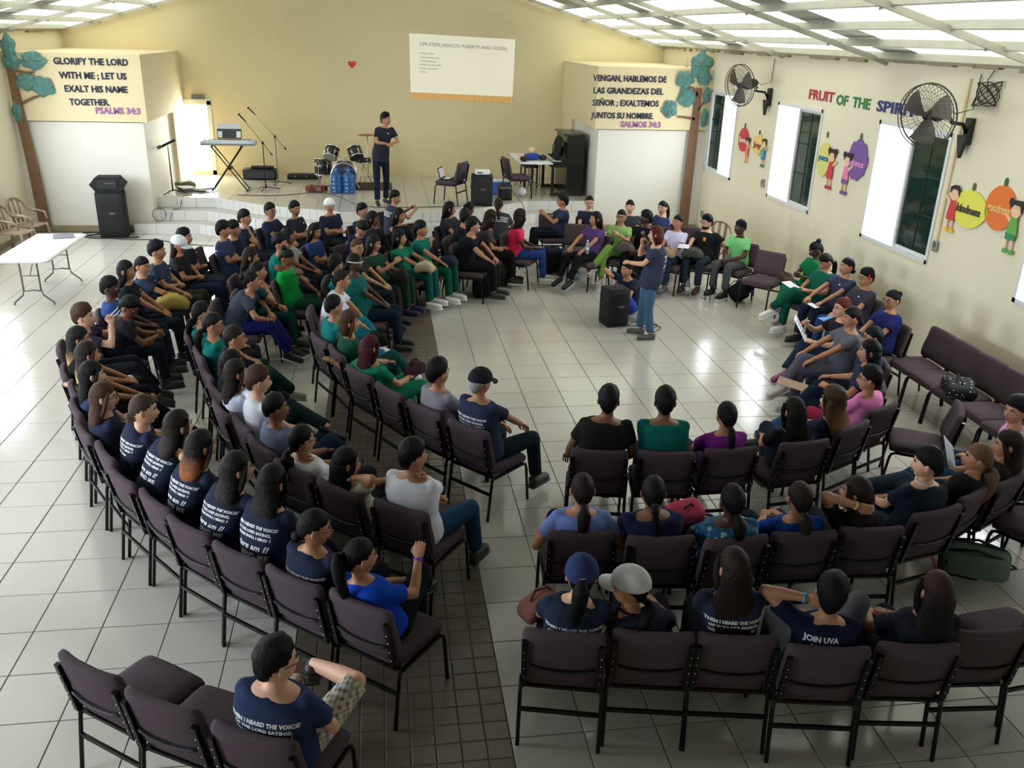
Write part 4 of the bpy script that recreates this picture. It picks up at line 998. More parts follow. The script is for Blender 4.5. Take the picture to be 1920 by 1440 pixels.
P(74, 'person in lavender white T-shirt with tan bag on lap', hair='tied', shirt=(206, 202, 232), pants=(32, 44, 62), gaze=215, arms='lap', sk='B', shoe=(92, 92, 100))
P(75, 'person in black T-shirt with orange print and wristwatch', hair='short', shirt=(30, 32, 34), glasses=True, acc=[('beard',), ('band', 1, (25, 25, 25)), ('logo', (236, 150, 70))], pants=(36, 46, 58), gaze=200, arms=('out', 'knee'), sk='A', W=1.02, shoe=(48, 34, 30))
P(76, 'person in light green polo and grey trousers', hair='fade', shirt=(128, 206, 136), pants=(76, 78, 80), gaze=190, arms=('lap', 'lap'), sk='D', shoe=(30, 32, 34))
# right side, along the wall
P(77, 'person in green scrubs furthest along the right wall', hair='updo', shirt=(16, 112, 66), pants=(18, 100, 70), gaze=170, pitch=-25, sk='D', legs='crossR', shoe=(190, 180, 184), arms='phone')
P(78, 'person in dark green scrubs writing on a white notepad', hair='lowpony', shirt=(22, 92, 74), pants=(14, 78, 64), gaze=185, pitch=-28, sk='B', legs='crossL', arms='hold', shoe=(228, 228, 228), L=.2)
P(79, 'person in slate T-shirt with white badge on lap', hair='lowbun', shirt=(52, 56, 80), pants=(28, 34, 56), gaze=185, arms='knee', acc=[('logo',)], sk='B')
P(80, 'person in slate T-shirt with red headband and glasses', hair='short', shirt=(58, 56, 70), glasses=True, acc=[('headband', (220, 40, 70)), ('logo',)], gaze=190, sk='B', pants=(34, 60, 110))
P(81, 'person in navy blue blouse and glasses against the wall', hair='bun', glasses=True, shirt=(32, 40, 98), pants=BLK, gaze=195, arms='lap', sk='B', shoe=(170, 170, 160), legs='crossR')
P(82, 'person in black and orange T-shirt holding up a flyer', hair='lowbun', hc='r', glasses=True, shirt=(38, 34, 40), pants=(30, 42, 62), legs='crossR', arms=('hold', 'gesture'), gaze=180, sk='A', shoe=(130, 60, 100), sole=(180, 180, 180))
P(83, 'person in grey scrubs with legs crossed', hair='lowbun', hc='k', shirt=(96, 94, 106), pants=(86, 84, 100), legs='crossR', gaze=170, sk='B', arms='knee', W=1.0, shoe=(190, 180, 180))
P(84, 'person in navy top with dark glasses, elbow on chair back', hair='tied', glasses=True, shirt=(44, 48, 74), gaze=165, sk='B', arms=('lap', 'out'))
P(85, 'person in navy T-shirt with clipboard, legs crossed', hair='long', L=.28, shirt=(40, 46, 74), pants=(26, 36, 56), gaze=155, arms=('hold', 'out'), sk='B', legs='crossR', shoe=(190, 184, 180))
P(86, 'person in bright pink T-shirt and glasses', hair='short', hc='k', glasses=True, shirt=(226, 130, 186), gaze=150, sk='B', pants=(150, 40, 70), hbig=1)
P(87, 'person in navy T-shirt and jeans left of bright pink', hair='curlylong', hm=hairgrad('hair_curly_brown', (70, 48, 38), (134, 96, 66), 1.1, .8), L=.20, shirt=(36, 42, 66), pants=(54, 82, 112), gaze=125, legs='crossR', sk='A')
P(88, 'person in black T-shirt with one leg stretched sideways', hair='long', L=.26, hbig=1.1, shirt=(28, 28, 34), pants=(28, 36, 54), gaze=105, legs='crossL', sk='B', arms='lap')
P(89, 'person in purple T-shirt, third in first right row', hair='lowpony', L=.14, hbig=.8, shirt=(126, 40, 136), gaze=92, sk='B', pants=(50, 54, 70))
P(90, 'person in teal T-shirt between black jacket and purple T-shirt', hair='short', shirt=(16, 98, 92), gaze=78, W=1.12, sk='C', hc='k')
P(91, 'person in black jacket at left end, first right row', hair='short', shirt=(32, 31, 31), gaze=72, W=1.15, sk='C', arms=('side', 'side'), pants=(70, 90, 120))
# third row of the right block
P(92, 'person in light blue T-shirt, second right row', hair='lowpony', hc='d', L=.17, hbig=1.15, shirt=(122, 144, 212), gaze=85, sk='B', arms='side', W=1.0)
P(93, 'person in navy T-shirt between light blue and floral tops', hair='braid', hc='k', L=.24, shirt=(34, 38, 72), gaze=80, sk='C', W=1.1)
P(94, 'person in blue and green floral blouse', hair='lowpony', hc='k', L=.10, hbig=1.2, gaze=92, sk='D', W=1.1)
P(95, 'person in royal blue top beside the floral blouse', hair='lowpony', hc='d', L=.12, hbig=1.1, shirt=(24, 60, 142), gaze=92, sk='B')
P(96, 'person in black T-shirt with gold bracelet, hand at neck', hair='long', hc='d', L=.2, shirt=(26, 24, 28), arms=('headback', 'lap'), acc=[('band', -1, (214, 170, 90))], gaze=140, sk='B')
P(97, 'person in black T-shirt over white collar, jeans crossed', hair='short', shirt=(28, 36, 48), gaze=145, pants=(44, 56, 70), legs='four', sk='A', acc=[('collar', (225, 225, 225))], W=1.02)
P(98, 'person in black top right of the white collar', hair='lowpony', hc='l', L=.2, hbig=1.4, shirt=(26, 26, 28), gaze=150, sk='B', pants=(36, 56, 84))
P(99, 'person in dark top holding a printed white sheet', hair='wavy', hc='d', L=.16, shirt=(40, 38, 40), gaze=150, arms=('hold', 'lap'), pants=(40, 66, 100), legs='crossR', sk='B')
P(100, 'person in pink top at the right edge', hair='short', hc='k', shirt=(206, 150, 196), gaze=190, sk='B', pants=(40, 60, 90), legs='fwd', arms=('lap', 'side'))
# front row of the right block
P(101, 'person in navy cap with white tick, left end', hair='pony', hc='k', L=.08, hbig=1.2, cap=(44, 56, 96), text=T1, gaze=78, sk='A')
P(102, 'person in white cap and dark cord necklace', hair='lowpony', hc='k', L=.05, cap=(206, 208, 210), shirt=(44, 46, 66), gaze=150, sk='B', acc=[('collar', (30, 26, 26))])
P(103, 'person in printed navy T-shirt, third in nearest right row', hair='wavy', hc='d', L=.32, hbig=1.2, shirt=(44, 48, 74), text=T1, gaze=100, sk='B')
P(104, 'person in navy T-shirt with blue wristband, hand at head', hair='short', hc='k', shirt=(24, 28, 58), text=T3, arms=('headback', 'lap'), acc=[('band', -1, (40, 150, 200))], gaze=60, sk='B', legs='kneeup', pants=(92, 94, 104))
P(105, 'person in dark T-shirt right of the raised grey knee', hair='long', hm=hairgrad('hair_dark_auburn', (58, 30, 32), (26, 20, 22), 1.18, 1.08), L=.26, hbig=1.15, shirt=(32, 34, 46), gaze=88, sk='B')
PLAID = mat('plaid_shorts', (140, 130, 112), .9)
def plaid():
    n = PLAID.node_tree.nodes; l = PLAID.node_tree.links; p = n['Principled BSDF']; tc = n.new('ShaderNodeTexCoord'); prev = None
    for i, (ax, s_) in enumerate((('X', 70), ('Z', 70), ('Y', 60))):
        wv = n.new('ShaderNodeTexWave'); wv.bands_direction = ax; wv.inputs['Scale'].default_value = s_ / 6; wv.inputs['Distortion'].default_value = .6; l.new(tc.outputs['Object'], wv.inputs['Vector'])
        if prev is None: prev = wv.outputs[1]
        else: a = n.new('ShaderNodeMath'); a.operation = 'ADD'; l.new(prev, a.inputs[0]); l.new(wv.outputs[1], a.inputs[1]); prev = a.outputs[0]
    r = n.new('ShaderNodeValToRGB'); r.color_ramp.elements[0].color = lin((74, 66, 58)); r.color_ramp.elements[1].color = lin((206, 200, 186)); r.color_ramp.elements[1].position = .9
    d = n.new('ShaderNodeMath'); d.operation = 'DIVIDE'; d.inputs[1].default_value = 2.6; l.new(prev, d.inputs[0]); l.new(d.outputs[0], r.inputs[0]); l.new(r.outputs[0], p.inputs['Base Color'])
plaid()
P(106, 'person in navy T-shirt and plaid shorts, ankle on knee', hair='short', hc='k', shirt=(42, 54, 88), text=[(a, b * 1.1, c - .02, d, e, f) for a, b, c, d, e, f in T1], plen='short', pantsmat=PLAID, legs='four', arms=('clasp', 'clasp'), acc=[('band', 1, (255, 110, 40))], glasses=True, gaze=25, sk='A', W=1.12, shoe=(52, 48, 46))
# floral blouse on the person in the third row
def floral():
    m = mat('floral_cloth', (30, 90, 130), .9); n = m.node_tree.nodes; l = m.node_tree.links; p = n['Principled BSDF']; tc = n.new('ShaderNodeTexCoord')
    v = n.new('ShaderNodeTexVoronoi'); v.inputs['Scale'].default_value = 26; l.new(tc.outputs['Object'], v.inputs['Vector'])
    r = n.new('ShaderNodeValToRGB'); e = r.color_ramp.elements; e[0].color = lin((60, 120, 110)); e[0].position = .12; e[1].color = lin((24, 84, 130)); e[1].position = .5
    q = r.color_ramp.elements.new(.22); q.color = lin((205, 225, 220)); q = r.color_ramp.elements.new(.36); q.color = lin((70, 150, 150))
    l.new(v.outputs['Distance'], r.inputs[0]); l.new(r.outputs[0], p.inputs['Base Color']); return m
FLORAL = floral()
# presenter on the stage, speaker with microphone, seated helper on the floor
person('presenter', (0.0, 18.2), (0.13, 18.2, 2.29), 'person standing on stage in dark T-shirt and jeans, hands together', face=-70, gaze=-30, sit=False, z0=.62, arms='clasp', hair='short', shirt=(44, 44, 56), pants=(26, 32, 46), shoe=(34, 34, 36), sole=(225, 225, 225), acc=[('logo',)], k=1.02, sk='B')
person('speaker', (3.66, 11.36), (3.67, 11.36, 1.46), 'person standing in printed navy T-shirt and blue jeans, holding microphone', face=165, gaze=158, sit=False, arms=('hold', 'mic'), hair='bob', hc='r', shirt=(54, 58, 82), pants=(66, 98, 128), text=T2, shoe=(92, 88, 90), sole=(130, 124, 120), k=.93, sk='A', W=1.12)
person('helper', (3.68, 12.45), (3.60, 12.36, .72), 'person sitting cross-legged on the floor behind a black speaker', face=215, gaze=205, sit='floor', arms=('gesture', 'knee'), hair='lowpony', L=.2, shirt=(34, 38, 60), pants=(56, 74, 170), acc=[('logo',)], sk='B', shoe=(30, 30, 32), sole=(190, 190, 190))
flush()
for ch_ in ROOT[94].children:
    if ch_.name.startswith('shirt'): ch_.data.materials.clear(); ch_.data.materials.append(FLORAL)
# white tick on the navy cap
Hc_ = WR['cap101']; tk = MB(); tk.prism([(-.016, .004), (-.006, -.006), (.02, .008), (-.005, .0)], .002, Matrix.Translation(Hc_[0]) @ (Hc_[1] @ Matrix.Rotation(PI / 2, 3, 'X')).to_4x4() @ Matrix.Translation((0, 0, .0)))
tk.obj('cap_mark', plain((225, 225, 230), .7, 'print'), ROOT[101])
# empty chairs
EMP = [(-1.39, 4.17, 54, 'empty brown chair at the near left end, seat fully visible'), (-.99, 3.88, 60, 'empty brown chair left of the plaid shorts'), (.28, 7.76, 31, 'empty brown chair between green scrubs and grey T-shirt'),
       (3.41, 3.98, 86, 'empty brown chair at the right end of the front row'), (3.93, 4.12, 96, 'empty brown chair cut by the right picture edge, front row'),
       (6.18, 9.34 - .45, 180, 'first empty brown chair along the right wall, beside navy blouse'), (6.18, 8.44, 180, 'second empty brown chair along the right wall'), (6.17, 7.98, 180, 'third empty brown chair along the right wall, spotted bag on it'), (6.15, 7.5, 180, 'fourth empty brown chair along the right wall'), (6.12, 7.03, 180, 'nearest empty brown chair along the right wall'),
       (5.88, 12.68, 223, 'empty brown chair beside the light green polo'), (-2.45, 13.2, -12, 'empty brown chair in front of the white steps'),
       (.95, 13.75, -35, 'empty brown chair between teal scrubs and black polo'), (.62, 14.35, -35, 'empty brown chair behind the teal scrubs'),
       (4.75, 14.55, 250, 'empty brown chair behind the lavender T-shirt'), (5.25, 14.5, 250, 'empty brown chair behind the orange print T-shirt'), (3.35, 14.75, 255, 'empty brown chair behind the purple T-shirt'),
       (4.98, 6.9, 150, 'empty brown chair near the right aisle behind pink T-shirt'), (5.05, 5.35, 120, 'empty brown chair near the right edge, third row')]
for x, y, f, lab in EMP: chair(x, y, f, lab)
# ------------------------------------------------------------------ lettering and decorations on the walls
def wall_text(s, size, x, y, z, face, col, name, parent=None, bold=.005, rot=0.0, align='LEFT', spacing=1.0, squash=1.0):
    me = text_mesh(s, size, .004, align, spacing, bold=bold); me.materials.append(plain(col, .8, 'letter'))
    o = put(name, me, parent)
    if face == 'front': o.matrix_world = Matrix.Translation((x, y, z)) @ Matrix.Rotation(PI / 2, 4, 'X') @ Matrix.Rotation(rot, 4, 'Z')
    else: o.matrix_world = Matrix.Translation((x, y, z)) @ Matrix.Rotation(-PI / 2, 4, 'Z') @ Matrix.Rotation(PI / 2, 4, 'X') @ Matrix.Rotation(rot, 4, 'Z')
    o.scale = (squash, 1, 1)
    return o
def verse(lines, y, lab):
    t = thing('wall_lettering', lab, 'lettering', (0, 0, 0))
    for s, x, z, w_, col in lines:
        o = wall_text(s, .165, x, y, z, 'front', col, 'text_line', t, .0045); wd = max(v.co.x for v in o.data.vertices); o.scale = (w_ / wd, 1, 1)
    return t
DK = (34, 40, 66); PU = (160, 104, 160)
verse([('GLORIFY THE LORD', -6.0, 3.17, 1.33, DK), ('WITH ME ; LET US', -5.93, 2.92, 1.2, DK), ('EXALT HIS NAME', -5.88, 2.68, 1.14, DK), ('TOGETHER.', -5.82, 2.44, .72, DK), ('PSALMS 34:3', -5.38, 2.29, .82, PU)], 18.46, 'black Psalms verse lettering in English on the left block')
verse([('VENGAN, HABLEMOS DE', 4.35, 3.09, 1.55, DK), ('LAS GRANDEZAS DEL', 4.36, 2.85, 1.5, DK), ('SEÑOR ; EXALTEMOS', 4.36, 2.61, 1.42, DK), ('JUNTOS SU NOMBRE.', 4.36, 2.36, 1.33, DK), ('SALMOS 34:3', 5.0, 2.19, .86, PU)], 18.46, 'black Salmos verse lettering in Spanish on the right block')
t = thing('wall_lettering', 'coloured FRUIT OF THE SPIRIT lettering on the right wall', 'lettering')
for s, y, w_, c in (('FRUIT', 14.05, .86, (176, 62, 72)), ('OF', 13.12, .36, (58, 120, 70)), ('THE', 12.62, .50, (58, 130, 70)), ('SPIRIT', 11.94, .98, (54, 64, 120))):
    o = wall_text(s, .2, XW - .006, y, 3.08 + (.02 if s == 'FRUIT' else 0), 'side', c, 'word', t, .006); wd = max(v.co.x for v in o.data.vertices); o.scale = (w_ / wd, 1, 1)
# heart
hp = [(.10 * 16 * math.sin(a) ** 3 / 17, .10 * (13 * math.cos(a) - 5 * math.cos(2 * a) - 2 * math.cos(3 * a) - math.cos(4 * a)) / 17) for a in [2 * PI * i / 24 for i in range(24)]]
tag(MB().prism(hp, .012, Matrix.Translation((-.59, YB - .002, 3.17)) @ Matrix.Rotation(PI / 2, 4, 'X')).obj('paper_heart', plain((214, 70, 88), .8)), 'small red paper heart on the back wall', 'decoration')
# projected slide
t = thing('projected_slide', 'bright projected CPR slide on the back wall', 'projection', (0, 0, 0))
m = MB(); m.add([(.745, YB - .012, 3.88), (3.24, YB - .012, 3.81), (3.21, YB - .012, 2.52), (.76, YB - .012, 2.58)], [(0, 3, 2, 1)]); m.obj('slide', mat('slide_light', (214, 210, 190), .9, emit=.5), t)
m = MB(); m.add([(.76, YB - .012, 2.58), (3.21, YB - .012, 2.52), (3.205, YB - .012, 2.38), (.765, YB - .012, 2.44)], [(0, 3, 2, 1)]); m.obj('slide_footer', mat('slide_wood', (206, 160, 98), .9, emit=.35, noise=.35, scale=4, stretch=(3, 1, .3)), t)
for i, (s, x, z, sz, c) in enumerate([('CPR STEPS (ADULTS: PUBERTY AND OLDER)', .98, 3.62, .105, (196, 196, 184)), ('• Assess scene', .96, 3.44, .06, (206, 206, 190)), ('• Check responsiveness', .96, 3.35, .05, (214, 214, 200)), ('• Activate response', .96, 3.27, .05, (214, 214, 200)), ('• Position on a flat surface', .96, 3.19, .05, (214, 214, 200)), ('• Chest compressions', .96, 3.11, .05, (214, 214, 200)), ('• Airway', .96, 3.03, .05, (218, 218, 204))]):
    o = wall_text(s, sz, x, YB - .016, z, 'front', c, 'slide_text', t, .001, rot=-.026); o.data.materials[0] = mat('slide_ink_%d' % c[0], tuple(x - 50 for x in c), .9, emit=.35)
# painted paper trees: trunk, branches and crumpled foliage clumps standing proud of the wall
M_trunk = mat('brown_paper', (122, 92, 68), .85, noise=.2, scale=6, bump=.4, bscale=20); M_leaf = mat('crumpled_teal_paper', (92, 138, 132), .8, noise=.3, scale=7, bump=.9, bscale=12)
def tree(lab, segs, clumps, axis, fix):
    t = thing('paper_tree', lab, 'decoration', (0, 0, 0))
    def W3(u, z, d=0): return (u, fix - d, z) if axis == 'x' else ((XW - d) * (1 if fix > 0 else -1), u, z)
    for k, (pts, ws) in enumerate(segs):
        m = MB(); vs = []
        for d in (0, .03):
            for i, (u, z) in enumerate(pts):
                for s in (-1, 1): vs.append(W3(u + (s * ws[i] if k == 0 else 0), z + (0 if k == 0 else s * ws[i]), d))
        n = len(pts); fs = []
        for i in range(n - 1):
            a = 2 * i; fs += [(2 * n + a, 2 * n + a + 1, 2 * n + a + 3, 2 * n + a + 2), (a, 2 * n + a, 2 * n + a + 2, a + 2), (a + 1, a + 3, 2 * n + a + 3, 2 * n + a + 1)]
        m.add(vs, fs); m.obj('trunk' if k == 0 else 'branch', M_trunk, t)
    for k, (u, z, ru, rz_) in enumerate(clumps):
        m = MB(); n = 22; vs = [W3(u, z, .09)]; 
        for ring, (f, d) in enumerate(((.35, .10), (.7, .07), (1, .02))):
            for j in range(n):
                a = 2 * PI * j / n; g = f * (1 + (.10 * math.sin(5 * a + k) + rnd.uniform(-.10, .10)) * (f > .5)); vs.append(W3(u + ru * g * math.cos(a), z + rz_ * g * math.sin(a), d + rnd.uniform(-.018, .018)))
        fs = [(0, 1 + j, 1 + (j + 1) % n) for j in range(n)]
        for r_ in range(2):
            for j in range(n): a = 1 + r_ * n + j; b = 1 + r_ * n + (j + 1) % n; fs.append((a, a + n, b + n, b))
        m.add(vs, fs); m.obj('foliage', M_leaf, t)
    return t
tree('brown paper tree with teal leaves on the left corner', [([(-6.62, .12), (-6.66, 1.2), (-6.74, 2.4), (-6.78, 3.3)], [.11, .10, .08, .06]), ([(-6.72, 3.05), (-6.5, 3.0), (-6.35, 3.02)], [.03, .02, .015]), ([(-6.68, 2.45), (-6.45, 2.56), (-6.25, 2.62)], [.03, .025, .015])],
     [(-6.74, 3.42, .13, .27), (-6.73, 3.2, .16, .16), (-6.35, 3.22, .22, .17), (-6.52, 2.84, .19, .16), (-6.24, 2.76, .20, .18), (-6.78, 2.3, .09, .18)], 'x', 18.46)
tree('brown paper tree with teal leaves on the right corner', [([(6.56, .12), (6.58, 1.2), (6.6, 2.2), (6.62, 3.0)], [.11, .10, .085, .06]), ([(6.6, 2.85), (6.5, 2.98), (6.3, 3.02)], [.04, .03, .02]), ([(6.58, 2.38), (6.4, 2.40), (6.2, 2.42)], [.03, .025, .015]), ([(6.62, 2.55), (6.72, 2.68), (6.8, 2.8)], [.02, .02, .015])],
     [(6.62, 3.44, .24, .26), (6.70, 3.2, .16, .16), (6.28, 3.15, .19, .18), (6.36, 2.80, .20, .19), (6.02, 2.56, .17, .18), (6.79, 2.85, .07, .18), (6.79, 2.40, .07, .20)], 'x', 18.46)
# fruit and children cut-outs on the right wall
def cut(t, poly, y, z, col, name, d=.0, th=.01):
    """flat card on the right wall; poly in (along wall towards the camera, up)"""
    M = Matrix.Translation((XW - d, y, z)) @ Matrix.Rotation(-PI / 2, 4, 'Z') @ Matrix.Rotation(PI / 2, 4, 'X')
    return MB().prism(poly, th, M).obj(name, plain(col, .8), t)
def oval(cx, cy, rx, ry, n=20, f=None): return [(cx + rx * math.cos(a) * (f(a) if f else 1), cy + ry * math.sin(a) * (f(a) if f else 1)) for a in [2 * PI * i / n for i in range(n)]]
def rect(x0, y0, x1, y1): return [(x0, y0), (x1, y0), (x1, y1), (x0, y1)]
def fruit(lab, y, z, rx, ry, col, word, f=None, wcol=(60, 60, 70), stem=(90, 110, 60)):
    t = thing('fruit_cutout', lab, 'decoration')
    cut(t, oval(0, 0, rx, ry, 26, f), y, z, col, 'fruit', .012); cut(t, oval(0, ry + .04, .025, .05, 8), y, z, stem, 'stem', .010)
    o = wall_text(word, .13, XW - .026, y + rx * .75, z - .05, 'side', wcol, 'word', t, .004); wd = max(v.co.x for v in o.data.vertices); o.scale = (rx * 1.5 / wd, 1, 1)
    return t
SKN = (236, 196, 160)
def kid(lab, y, z, col, short, shoe, girl, h=.55, arm=1):
    t = thing('child_cutout', lab, 'decoration'); s = h / .55
    cut(t, oval(0, .20 * s, .085 * s, .085 * s), y, z, SKN, 'face', .020)
    hair_ = [(-.10 * s, .20 * s), (-.10 * s, .28 * s), (-.03 * s, .31 * s), (.05 * s, .31 * s), (.10 * s, .26 * s), (.09 * s, .18 * s), (.06 * s, .25 * s), (-.04 * s, .26 * s)]
    cut(t, hair_, y, z, (48, 42, 40), 'hair', .026)
    if girl: cut(t, oval(-.10 * s, .28 * s, .04 * s, .045 * s, 10), y, z, (48, 42, 40), 'hair_bunch', .022); cut(t, oval(.10 * s, .28 * s, .04 * s, .045 * s, 10), y, z, (48, 42, 40), 'hair_bunch', .022)
    cut(t, [(-.05 * s, .12 * s), (.05 * s, .12 * s), (.09 * s, -.08 * s), (-.09 * s, -.08 * s)], y, z, col, 'clothes', .022)
    cut(t, [(arm * .05 * s, .10 * s), (arm * .16 * s, .16 * s), (arm * .17 * s, .13 * s), (arm * .06 * s, .05 * s)], y, z, SKN, 'arm', .018)
    cut(t, rect(-.08 * s, -.13 * s, .08 * s, -.06 * s), y, z, short, 'shorts', .024)
    for q in (-.05, .05):
        cut(t, rect((q - .015) * s, -.24 * s, (q + .015) * s, -.12 * s), y, z, SKN, 'leg', .018); cut(t, oval((q + .01) * s, -.26 * s, .045 * s, .03 * s, 12), y, z, shoe, 'shoe', .022)
fruit('red apple cut-out by the first window', 16.45, 2.18, .24, .22, (206, 70, 78), 'love', None, (235, 210, 205))
kid('child cut-out hugging the red apple', 16.2, 2.0, (240, 130, 90), (240, 130, 90), (240, 170, 80), True, .42)
fruit('yellow banana cut-out left of second window', 15.75, 2.17, .23, .17, (240, 204, 120), 'joy', lambda a: 1 + .18 * math.cos(5 * a), (150, 70, 60))
kid('child cut-out in blue beside the banana', 15.45, 2.05, (70, 150, 190), (60, 130, 180), (60, 130, 100), False, .46)
fruit('pale green pear cut-out between second and third windows', 13.2, 2.28, .21, .30, (218, 214, 130), 'peace', lambda a: 1 - .28 * max(0, math.sin(a)) ** 2, (60, 130, 150))
kid('child cut-out in red leaning on the pear', 12.93, 2.12, (212, 60, 70), (212, 60, 70), (210, 60, 66), True, .56)
fruit('purple grapes cut-out left of third window', 12.2, 2.33, .29, .33, (124, 90, 160), 'patience', lambda a: (1 + .06 * math.sin(9 * a)) * (1 - .25 * max(0, -math.sin(a))), (226, 150, 200))
kid('child cut-out in pink under the grapes', 12.45, 2.12, (240, 130, 180), (130, 90, 160), (120, 90, 160), True, .56)
kid('child cut-out in red left of the lemon', 9.8, 2.10, (206, 70, 70), (206, 70, 70), (240, 190, 60), False, .52, -1)
fruit('yellow lemon cut-out with kindness lettering', 9.5, 2.16, .30, .22, (232, 228, 92), 'kindness', lambda a: 1 + .12 * abs(math.cos(a)) ** 8, (70, 70, 60))
fruit('orange fruit cut-out with goodness lettering', 8.98, 2.27, .25, .25, (232, 122, 54), 'goodness', None, (240, 190, 120), (60, 110, 60))
kid('child cut-out in green beside the orange', 8.7, 2.10, (110, 170, 80), (60, 140, 90), (100, 170, 90), True, .54, -1)
# wall fans
def fan(lab, y, z, cx, cy, yaw):
    t = thing('wall_fan', lab, 'fan', (0, 0, 0))
    MB().box((XW - .03, y, z), (.05, .12, .30)).prism([(-.09, 0), (.09, 0), (0, -.26)], .05, Matrix.Translation((XW - .055, y, z - .05)) @ Matrix.Rotation(-PI / 2, 4, 'Z') @ Matrix.Rotation(PI / 2, 4, 'X')).obj('bracket', M_black, t)
    c = V(cx, cy, z + .22); MB().tube([(XW - .05, y, z - .02), (XW - .12, y, z + .08), (XW - .30, y + (cy - y) * .5, z + .10), c + V(.10, 0, -.06)], .022, 8).obj('arm', M_black, t)
    d = V(math.cos(yaw), math.sin(yaw), -.12).normalized(); fr = frame(d, V(0, 0, 1))            # y axis = fan axis
    MB().tube([c - d * .02, c + d * .10, c + d * .22], [.085, .095, .06], 12).ell(c - d * .05, (.07, .07, .07)).obj('motor', M_black, t)
    g = MB(); R0 = .35; cc = c + d * .26
    def ringp(r, off): return [cc + fr @ V(r * math.cos(a), off, r * math.sin(a)) for a in [2 * PI * i / 28 for i in range(29)]]
    g.tube(ringp(R0, 0), .009, 6); g.tube(ringp(R0, .06), .006, 5)
    for i in range(40):
        a = 2 * PI * i / 40; b = a + .5
        g.tube([cc + fr @ V(.06 * math.cos(a), .10, .06 * math.sin(a)), cc + fr @ V(.22 * math.cos((a + b) / 2), .11, .22 * math.sin((a + b) / 2)), cc + fr @ V(R0 * math.cos(b), .05, R0 * math.sin(b))], .0022, 4, cap=False)
        g.tube([cc + fr @ V(.08 * math.cos(a), -.08, .08 * math.sin(a)), cc + fr @ V(.24 * math.cos(a), -.07, .24 * math.sin(a)), cc + fr @ V(R0 * math.cos(a), 0, R0 * math.sin(a))], .0022, 4, cap=False)
    for r in (.12, .2, .28): g.tube(ringp(r, .10), .0022, 4)
    o = g.obj('cage', mat('fan_cage', (70, 66, 60), .5, metal=.5), t); o['kind'] = 'stuff'
    b = MB()
    for k in range(3):
        a0 = k * 2 * PI / 3 + .4; vs = []
        for i in range(5):
            for j in range(4):
                r = .05 + .26 * i / 4; a = a0 + (j / 3 - .5) * (1.3 - .3 * i / 4) + .25 * i / 4; vs.append(cc + fr @ V(r * math.cos(a), .02 + .05 * (j / 3 - .5), r * math.sin(a)))
        b2_ = MB().add(vs, [(i * 4 + j, i * 4 + j + 1, i * 4 + j + 5, i * 4 + j + 4) for i in range(4) for j in range(3)], 0, True)
        b2_.obj('blade', mat('fan_blade', (96, 90, 82), .4, metal=.3), t)
    MB().ell(cc + d * .03, (.05, .05, .05)).obj('hub', M_black, t)
    cp = [c + V(.05, 0, .05), c + V(.2, .05, -.02), V(XW - .03, y, z + .25), V(XW - .02, y, ZE - .1)]
    MB().tube(cp, .006, 5).obj('power_lead', M_black, t)
fan('wall fan beside the right paper tree', 15.5, 3.02, 6.54, 15.54, math.radians(200))
fan('wall fan over SPIRIT, nearest the camera', 9.8, 3.02, 6.41, 9.68, math.radians(204))
MB().box((XW - .015, 9.98, 2.6), (.03, .035, 2.0)).obj('trim_3', M_block)['kind'] = 'structure'
for n_, (y, z) in enumerate(((15.32, 1.54), (9.98, 1.61), (18.2, .42))):
    t = thing('wall_outlet', ['grey outlet box below the first fan', 'grey outlet box under the near fan conduit', 'small outlet beside the right paper tree'][n_], 'outlet', (XW, y, z))
    MB().rbox((-.02, 0, 0), (.04, .10, .14), .01).obj('box', mat('outlet_grey', (150, 148, 140), .5), t); MB().box((-.043, 0, .02), (.006, .05, .07)).obj('socket', M_steel, t)
m = MB()
for k in range(6): m.tube([(XW - .03 - .006 * (k % 3), 9.6 + (.17 + .012 * k) * math.cos(a), 3.45 + (.10 + .01 * k) * math.sin(a + k)) for a in [2 * PI * i / 16 for i in range(17)]], .006, 5)
m.tube([(XW - .03, 9.6, 3.45), (XW - .03, 9.65, 3.6), (XW - .05, 9.5, ZE)], .006, 5)
tag(m.obj('cable_coil', M_black), 'black cable coil hanging at the top of the right wall', 'cable')
m = MB()
for q in (0, .12, .24): m.tube([(6.35 + q, YB - 3.4, 3.38), (6.35 + q, YB - 3.38, 3.75)], .018, 6)
tag(m.obj('conduit_pipes', M_block), 'cream conduit pipes rising behind the right block', 'pipe')

# ------------------------------------------------------------------ furniture and instruments
def folding_table(lab, x, y, lx, ly, z0=0.0, rz=0.0):
    t = thing('folding_table', lab, 'table', (x, y, z0), rz)
    MB().rbox((0, 0, .72), (lx, ly, .045), .02, 4).obj('table_top', M_white, t)
    a = 'y' if ly > lx else 'x'; L, Wd = max(lx, ly), min(lx, ly)
    def q(u, v, z): return (v, u, z) if a == 'y' else (u, v, z)
    for s in (-1, 1):
        u = s * (L / 2 - .28); w_ = Wd / 2 - .12
        m = MB(); m.tube([q(u, -w_ - .02, .012), q(u, -w_ - .01, .05), q(u, -w_ + .12, .16), q(u, -.13, .22), q(u, 0, .235), q(u, .13, .22), q(u, w_ - .12, .16), q(u, w_ + .01, .05), q(u, w_ + .02, .012)], .013, 7)
        for v in (-.12, .12): m.tube([q(u, v, .22), q(u, v, .70)], .013, 7)
        m.tube([q(u, -.12, .45), q(u, .12, .45)], .008, 5); m.tube([q(u, 0, .45), q(u - s * .30, 0, .70)], .007, 5)
        m.obj('leg', M_steel, t)
    return t
folding_table('white folding table by the left wall', -5.12, 13.98, .76, 1.85)
folding_table('white folding table on stage next to piano', 3.35, 19.9, .74, 1.7, S)
